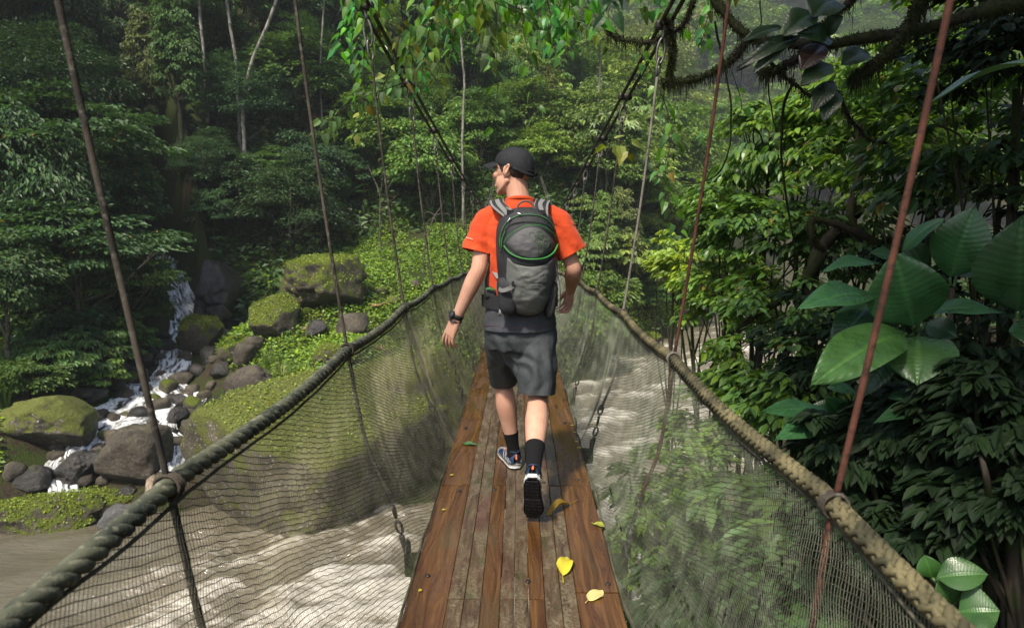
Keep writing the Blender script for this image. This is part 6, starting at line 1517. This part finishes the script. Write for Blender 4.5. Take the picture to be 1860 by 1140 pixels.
for q in (-1, 1): V, Fq = ellipsoid(wp + dd * .035 + s2_ * .0 + fa * q * .024, (.005, .005, .005), nu=8, nv=10); g.add(V, Fq)
g.build('button', plain('steel button', (.3, .3, .3), .3, .5, .1, metal=.8), wt)
V, F, _, _ = band(wrL + fa * .014, nrmz(fa + np.array([.15, 0, .1])), .0315, .0285, .008, .004); g = Geo(); g.add(V, F); tag(g.build('bracelet', plain('black leather', (.014, .013, .013), .4, .5, .2), loc=wrL), 'thin black bracelet below the watch', 'bracelet')

# ================================================================== BACKPACK
BPC = np.array([.046, 3.497, 0.0]); bag = empty('backpack', (BPC[0], BPC[1], .95)); tag(bag, 'grey and black hiking backpack with green zips worn on the back', 'backpack')
_zs = np.array([.948, .955, .985, 1.05, 1.14, 1.24, 1.33, 1.40, 1.45, 1.482, 1.50, 1.507])
_ws = np.array([.030, .062, .095, .125, .142, .150, .154, .150, .135, .110, .070, .030])
_ds = np.array([.020, .050, .090, .128, .150, .155, .150, .132, .105, .075, .045, .020])
def wz(z): return np.interp(z, _zs, _ws)
def dep(x, z):
    """bulge towards the viewer (-y) of the bag front at local x, height z"""
    w_ = wz(z); q = np.clip(np.abs(x) / np.maximum(w_, 1e-4), 0, 1); return np.interp(z, _zs, _ds) * (1 - q ** 2.6) ** .55
def onbag(x, z, o=0.0):
    x, z = np.asarray(x, float), np.asarray(z, float); e = .004
    nx = -(dep(x + e, z) - dep(x - e, z)) / (2 * e); nz_ = -(dep(x, z + e) - dep(x, z - e)) / (2 * e); nn = np.stack([nx, -np.ones_like(nx), nz_], -1); nn = nrmz(np.clip(nn, -3, 3))
    return np.stack([BPC[0] + x, BPC[1] - dep(x, z), z], -1) + nn * o
bag_k = cloth_mat('black ripstop', (.016, .017, .019), (.028, .029, .032), 700, .6, .4); bag_g = cloth_mat('grey ripstop', (.098, .104, .098), (.13, .135, .128), 700, .55, .25); bag_d = cloth_mat('charcoal ripstop', (.066, .066, .069), (.09, .089, .092), 700, .55, .2)
green_z = plain('green zip', (.035, .20, .04), .5, .4, .12, 60); strap_g = plain('grey webbing', (.17, .17, .165), .7, .3, .12, 200, .3); strap_k = plain('black webbing', (.018, .018, .020), .7, .3, .2, 200, .3); silver = plain('zip pull', (.55, .55, .55), .3, .5, .1, metal=.8)
def bp(px, py):                      # photograph pixel -> local x,z on the bag front
    p = at(px, py, BPC[1] - .13); return p[0] - BPC[0], p[2]
# main body: closed half-shell
g = Geo(); nz2, na = 46, 41; zz = np.interp(np.linspace(0, 1, nz2), np.linspace(0, 1, 12), _zs); aa = np.sin(np.linspace(-1, 1, na) * PI / 2)
Xb = aa[None] * wz(zz)[:, None]; Zb = np.repeat(zz[:, None], na, 1); D_ = dep(Xb * .9999, Zb); wr_ = .004 * vnoise(np.stack([Xb * 18, Zb * 30, Xb * 0], -1), 3, 3) * (D_ > .02)
Vf = np.stack([BPC[0] + Xb, BPC[1] - D_ - wr_, Zb], -1); Vb = np.stack([BPC[0] + Xb, BPC[1] + .012 + 0 * Xb, Zb], -1)
n0 = nz2 * na; F = grid_faces(nz2, na)[:, ::-1]; e1 = np.arange(nz2 - 1) * na; sides = np.vstack([np.stack([e1, e1 + na, e1 + na + n0, e1 + n0], 1), np.stack([e1 + na - 1 + n0, e1 + 2 * na - 1 + n0, e1 + 2 * na - 1, e1 + na - 1], 1)])
g.add(np.vstack([Vf.reshape(-1, 3), Vb.reshape(-1, 3)]), np.vstack([F, F[:, ::-1] + n0, sides])); g.build('main_compartment', bag_k, bag)
def patch(poly_fn, o, nr=14, na=56, puff=.0, wr=0.0, seed=0):
    """polar patch: poly_fn(theta)->(x,z) boundary around centre c"""
    th = np.linspace(0, 2 * PI, na, endpoint=False); bxz = np.array([poly_fn(t) for t in th]); c = bxz.mean(0); rr = np.concatenate([[.001], np.linspace(.06, 1, nr - 1)])
    XZ = c + (bxz - c)[None] * rr[:, None, None]; e = (1 - rr ** 4)[:, None]
    P = onbag(XZ[..., 0], XZ[..., 1], 0); off_ = o * np.minimum(1, (1 - rr) * 12 + .12)[:, None] + puff * e + wr * vnoise(np.stack([XZ[..., 0] * 22, XZ[..., 1] * 40, XZ[..., 0] * 0], -1), seed, 3) * e
    P = P + off_[..., None] * np.array([0, -1.0, 0]); V = P.reshape(-1, 3); F = grid_faces(nr, na, True); g = Geo(); g.add(V, F); return g
def poly_from(pts):
    q = np.array([bp(*p) for p in pts]); q = np.vstack([q, q[:1]]); seg = np.concatenate([[0], np.cumsum(np.linalg.norm(np.diff(q, axis=0), axis=1))])
    n = len(pts)
    def f(t):
        u = t / (2 * PI) * seg[-1]; return np.array([np.interp(u, seg, q[:, 0]), np.interp(u, seg, q[:, 1])])
    return f
def smooth_closed(pts, n=80):
    P = np.array(pts, float); Q = np.vstack([P[-2:], P, P[:2]]); S_ = spline(Q, (len(Q) - 1) * 20 + 1); return S_[40:-41][::max(1, len(P) * 20 // n)]
panel = smooth_closed([(921, 468), (935, 478), (964, 483), (995, 478), (1012, 466), (1016, 490), (1014, 520), (1008, 550), (996, 568), (970, 576), (942, 572), (930, 558), (926, 530), (919, 500)])
patch(poly_from(panel), .006, 26, 96, .012, .009, 4).build('front_panel', bag_g, bag)
lens = [(919 + 91 * t, 444 - 33 * math.sin(PI * t) ** .75 - 3 * (1 - t)) for t in np.linspace(0, 1, 20)] + [(1010 - 91 * t, 444 + 28 * math.sin(PI * t) ** .7 - 3 * t) for t in np.linspace(.03, .97, 20)]
patch(poly_from(lens), .008, 16, 80, .014, .006, 6).build('pocket', bag_d, bag)
band_ = smooth_closed([(921, 452), (940, 468), (964, 473), (992, 468), (1009, 452), (1014, 468), (995, 479), (964, 484), (936, 479), (919, 468)])
patch(poly_from(band_), .004, 8, 70, .002).build('yoke', bag_k, bag)
def zipline(pts, r=.0042, o=.013, mt=green_z, name='zip', n=60, par=None):
    q = np.array([bp(*p) for p in pts]); q = spline(q, n); P = onbag(q[:, 0], q[:, 1], o); g = Geo(); add_tube(g, P, r, 7, ra=r * .6); return g.build(name, mt, par or bag)
zipline([(919, 442), (930, 426), (948, 415), (968, 411), (988, 415), (1003, 428), (1010, 441)], .0036, .016)
zipline([(919, 446), (928, 458), (944, 467), (964, 470), (986, 468), (1001, 459), (1010, 443)], .0050, .016)
zipline([(909, 448), (910, 430), (916, 412), (928, 399), (946, 392), (968, 391), (988, 396), (1001, 406), (1009, 420)], .0032, .006)
zipline([(912, 452), (913, 436), (919, 420)], .0040, .006)
zipline([(915, 428), (924, 412), (942, 405), (966, 404), (990, 409), (1004, 420)], .0028, .006, black_c, 'seam')
for a, b in (((919, 441), (915, 452)), ((929, 398), (924, 406)), ((919, 446), (914, 460)), ((940, 391), (947, 393))):
    q = np.array([bp(*a), bp(*b)]); P = onbag(np.linspace(q[0, 0], q[1, 0], 5), np.linspace(q[0, 1], q[1, 1], 5), .016); g = Geo(); add_tube(g, P, .0028, 6); g.build('zip_pull', silver if a[0] != 919 else black_c, bag)
# emblem: outlined petals on the pocket
g = Geo(); em = plain('faint green print', (.075, .135, .06), .6, .3, .1)
for cx_, cy_, ln_, wd_, an in [(968, 428, 8, 5, 50), (980, 424, 7, 4.6, 75), (989, 430, 8, 5, 20), (979, 437, 8, 5.2, 30), (992, 441, 8, 5, 100), (981, 449, 9, 5, 95)]:
    t = np.linspace(0, 2 * PI, 33); X_ = np.sign(np.cos(t)) * np.abs(np.cos(t)) ** .6 * ln_; Y_ = np.sign(np.sin(t)) * np.abs(np.sin(t)) ** .6 * wd_; a = R(an); q = np.array([bp(cx_ + x_ * math.cos(a) - y_ * math.sin(a), cy_ + x_ * math.sin(a) + y_ * math.cos(a)) for x_, y_ in zip(X_, Y_)])
    P = onbag(q[:, 0], q[:, 1], 0) + np.array([0, -.0243, 0]); add_tube(g, P, .0011, 5)
g.build('emblem', em, bag)
# side pouch, hip pocket, straps
def blob(c, r_, mt, name, rot=None, seed=0):
    V, Fc = ico(4); d = V / (np.abs(V) ** 3.2).sum(1, keepdims=True) ** (1 / 3.2); d = d * (1 + .06 * vnoise(V * 3 + seed, seed, 3)[:, None]); d = d * np.asarray(r_)
    if rot is not None: d = d @ np.array(Euler(rot).to_matrix()).T
    g = Geo(); g.add(d + np.asarray(c), Fc); return g.build(name, mt, bag)
blob(at(921, 537, 3.42), (.047, .052, .098), bag_k, 'side_pouch', (0, R(-8), 0), 2)
blob(at(1002, 545, 3.48), (.026, .045, .095), bag_k, 'side_pouch', (0, R(8), 0), 4)
hp = blob(at(892, 532, 3.55), (.036, .045, .034), bag_k, 'hip_pocket', (0, R(10), 0), 3)
g = Geo(); add_tube(g, spline(np.array([at(883, 525, 3.50), at(891, 524, 3.493), at(899, 527, 3.495)]), 10), .0045, 6); g.build('zip', green_z, hp)
def ribbon(pts, wdir, wid, th=.006, n=40):
    P = spline(np.asarray(pts), n); Wd = spline(np.asarray(wdir), n); T = nrmz(np.gradient(P, axis=0)); Wd = nrmz(Wd - T * (Wd * T).sum(1, keepdims=True)); Nn = np.cross(T, Wd); wid = np.broadcast_to(wid, (n,))
    pr = [(-.5, -.5), (.5, -.5), (.5, .5), (-.5, .5)]; V = np.stack([P + Wd * (a * wid)[:, None] + Nn * (b * th) for a, b in pr], 1).reshape(-1, 3); g = Geo(); g.add(V, grid_faces(n, 4, True)); g.F += [np.array([[0, 1, 2, 3]]), np.array([[(n - 1) * 4 + k for k in (3, 2, 1, 0)]])]; g.M += [np.zeros(1, int)] * 2; return g
for s in (-1, 1):
    x0 = bx_ + s * .118
    top_ = [np.array([BPC[0] + s * .075, 3.455, 1.462]), np.array([x0 - s * .012, 3.488, 1.512]), np.array([x0, 3.548, 1.537]), np.array([x0 + s * .006, 3.61, 1.533]), np.array([x0 + s * .006, 3.68, 1.47]), np.array([x0 + s * .012, 3.735, 1.36]), np.array([x0 + s * .03, 3.73, 1.22]), np.array([x0 + s * .055, 3.66, 1.13]), np.array([x0 + s * .05, 3.55, 1.09])]
    wdv = [X3 * 1.0 + np.array([0, 0, s * -.25])] * 9
    sp_ = ribbon(top_, wdv, np.interp(np.linspace(0, 1, 40), [0, .1, .5, .65, 1], [.05, .062, .062, .03, .022]), .010).build('shoulder_strap', bag_k, bag, smooth=False)
    for q in (-1, 1): ribbon([p + np.array([q * .030, 0, -.004 * q * s + .001]) for p in top_[:6]], wdv[:6], .011, .0125).build('strap_edge', strap_g, sp_, smooth=False)
    ribbon([top_[0] + [s * .012, -.012, .006], top_[1] + [-s * .004, -.010, .006], top_[2] + [0, -.002, .010]], wdv[:3], .022, .004, 16).build('load_strap', strap_g, sp_, smooth=False)
    g = Geo(); V, Fq = box(top_[0] + np.array([s * .004, -.016, .020]), (.034, .016, .022)); g.add(V, Fq); V, Fq = box(top_[0] + np.array([s * .010, -.014, -.004]), (.03, .014, .014)); g.add(V, Fq); g.build('buckle', black_c, sp_, smooth=False)
g = Geo(); t = np.linspace(0, PI, 24); P = np.stack([BPC[0] - .002 - np.cos(t) * .043, np.full(24, 3.46) + .01 * np.sin(t), 1.487 + .050 * np.sin(t) ** .8], 1); add_tube(g, P, .0048, 7); g.build('grab_loop', plain('dull loop', (.07, .06, .055), .5), bag)
ribbon([at(902, 517, 3.42), at(910, 527, 3.362), at(924, 524, 3.345), at(936, 517, 3.35)], [np.array([.1, 0, 1.0])] * 4, .020, .004, 24).build('compression_strap', strap_g, bag, smooth=False)
g = Geo(); V, Fq = box(at(934, 515, 3.35), (.026, .014, .026)); g.add(V, Fq); g.build('buckle', black_c, bag, smooth=False)
ribbon([at(889, 470, 3.62), at(894, 487, 3.55), at(905, 505, 3.47)], [np.array([1.0, 0, .5])] * 3, .018, .004, 16).build('lower_strap', strap_g, bag, smooth=False)
ribbon([at(1012, 495, 3.46), at(1017, 525, 3.44), at(1017, 548, 3.45), at(1015, 566, 3.46)], [np.array([.4, 1.0, 0])] * 4, .012, .003, 24).build('hanging_strap', strap_g, bag, smooth=False)
ribbon([at(910, 562, 3.42), at(909, 568, 3.41), at(907, 574, 3.42)], [X3] * 3, .018, .004, 8).build('webbing_tab', strap_g, bag, smooth=False)
hb = [np.array([bx_ - .10, 3.47, 1.02]), np.array([bx_ - .175, 3.54, 1.025]), np.array([bx_ - .195, 3.63, 1.02]), np.array([bx_ - .13, 3.745, 1.01]), np.array([bx_, 3.765, 1.0]), np.array([bx_ + .13, 3.745, 1.01]), np.array([bx_ + .195, 3.63, 1.02]), np.array([bx_ + .175, 3.54, 1.025]), np.array([bx_ + .10, 3.47, 1.02])]
ribbon(hb, [Z3] * 9, np.interp(np.linspace(0, 1, 60), [0, .25, .4, .6, .75, 1], [.075, .06, .03, .03, .06, .075]), .012, 60).build('hip_belt', strap_k, bag, smooth=False)
for s in (1,):
    ribbon([at(1009, 480, 3.46), at(1013, 498, 3.45), at(1010, 512, 3.44)], [np.array([.3, 1.0, 0])] * 3, .012, .003, 12).build('side_cord', strap_g, bag, smooth=False)

# ================================================================== LEAVES LYING ON THE DECK
lf_m = leaf_mat('fallen leaf', .35, .1, .4, .15, 0)
def deck_leaf(px, py, tip, wd_, col, label, curl=.1, fold=.15, heart=False, nm='fallen_leaf'):
    p = atz(px, py, .010); p[2] = float(dz(p[1])) + .008; q = atz(*tip, .010); q[2] = float(dz(q[1])) + .008
    V, F = big_leaf(p, q, Z3, wd_, 18, 9, curl, fold, 9, .004, .03, px % 5); V[:, 2] = np.maximum(V[:, 2], float(dz(p[1])) + .004); g = Geo(); g.add(V, F); add_tube(g, np.linspace(p, p - (q - p) * .35 + [.01, 0, .004], 6), .0018, 5)
    o = g.build(nm, lf_m, loc=p); o.color = (*col, 1); return tag(o, label, 'leaf')
deck_leaf(1022, 1044, (1030, 1008), .062, (.62, .52, .02), 'bright yellow heart-shaped leaf lying on the deck', .08, .25)
deck_leaf(1068, 1088, (1094, 1069), .052, (.62, .54, .20), 'pale cream oval leaf on the right brown plank', .02, .03)
deck_leaf(1034, 914, (992, 934), .040, (.24, .15, .015), 'curled yellow-brown leaf beside the rear shoe', .14, .9)
deck_leaf(866, 806, (838, 803), .05, (.07, .16, .05), 'torn green leaf on the left brown plank', .05, .1)
deck_leaf(1078, 950, (1098, 954), .04, (.30, .32, .03), 'small yellow-green leaf at the right deck edge', .1, .2)
for i, (px, py) in enumerate([(818, 862), (1041, 783), (1044, 800), (1050, 812), (1037, 770), (760, 1070), (803, 925)]):
    deck_leaf(px, py, (px + 6, py - 2 + i % 3), .010, (.5, .42, .03), 'tiny yellow petal scrap on the planks', .05, .05, nm='leaf_scrap')['group'] = 'tiny yellow scraps on the deck'
# ------------------------------------------------------------------ damp valley air
m = M('haze air'); v_ = m.n('VolumePrincipled', {'Color': (.86, .92, .95, 1), 'Density': .0006, 'Anisotropy': .2})
m.t.links.new(v_.outputs[0], m.out.inputs['Volume'])
top = float(max(Z_TOP, 20)) + 3
V, Fq = box((40, 152, (top - 10) / 2), (308, 362, top + 10)); g = Geo(); g.add(V, Fq)
tag(g.build('haze', m.m, smooth=False), kind='stuff')
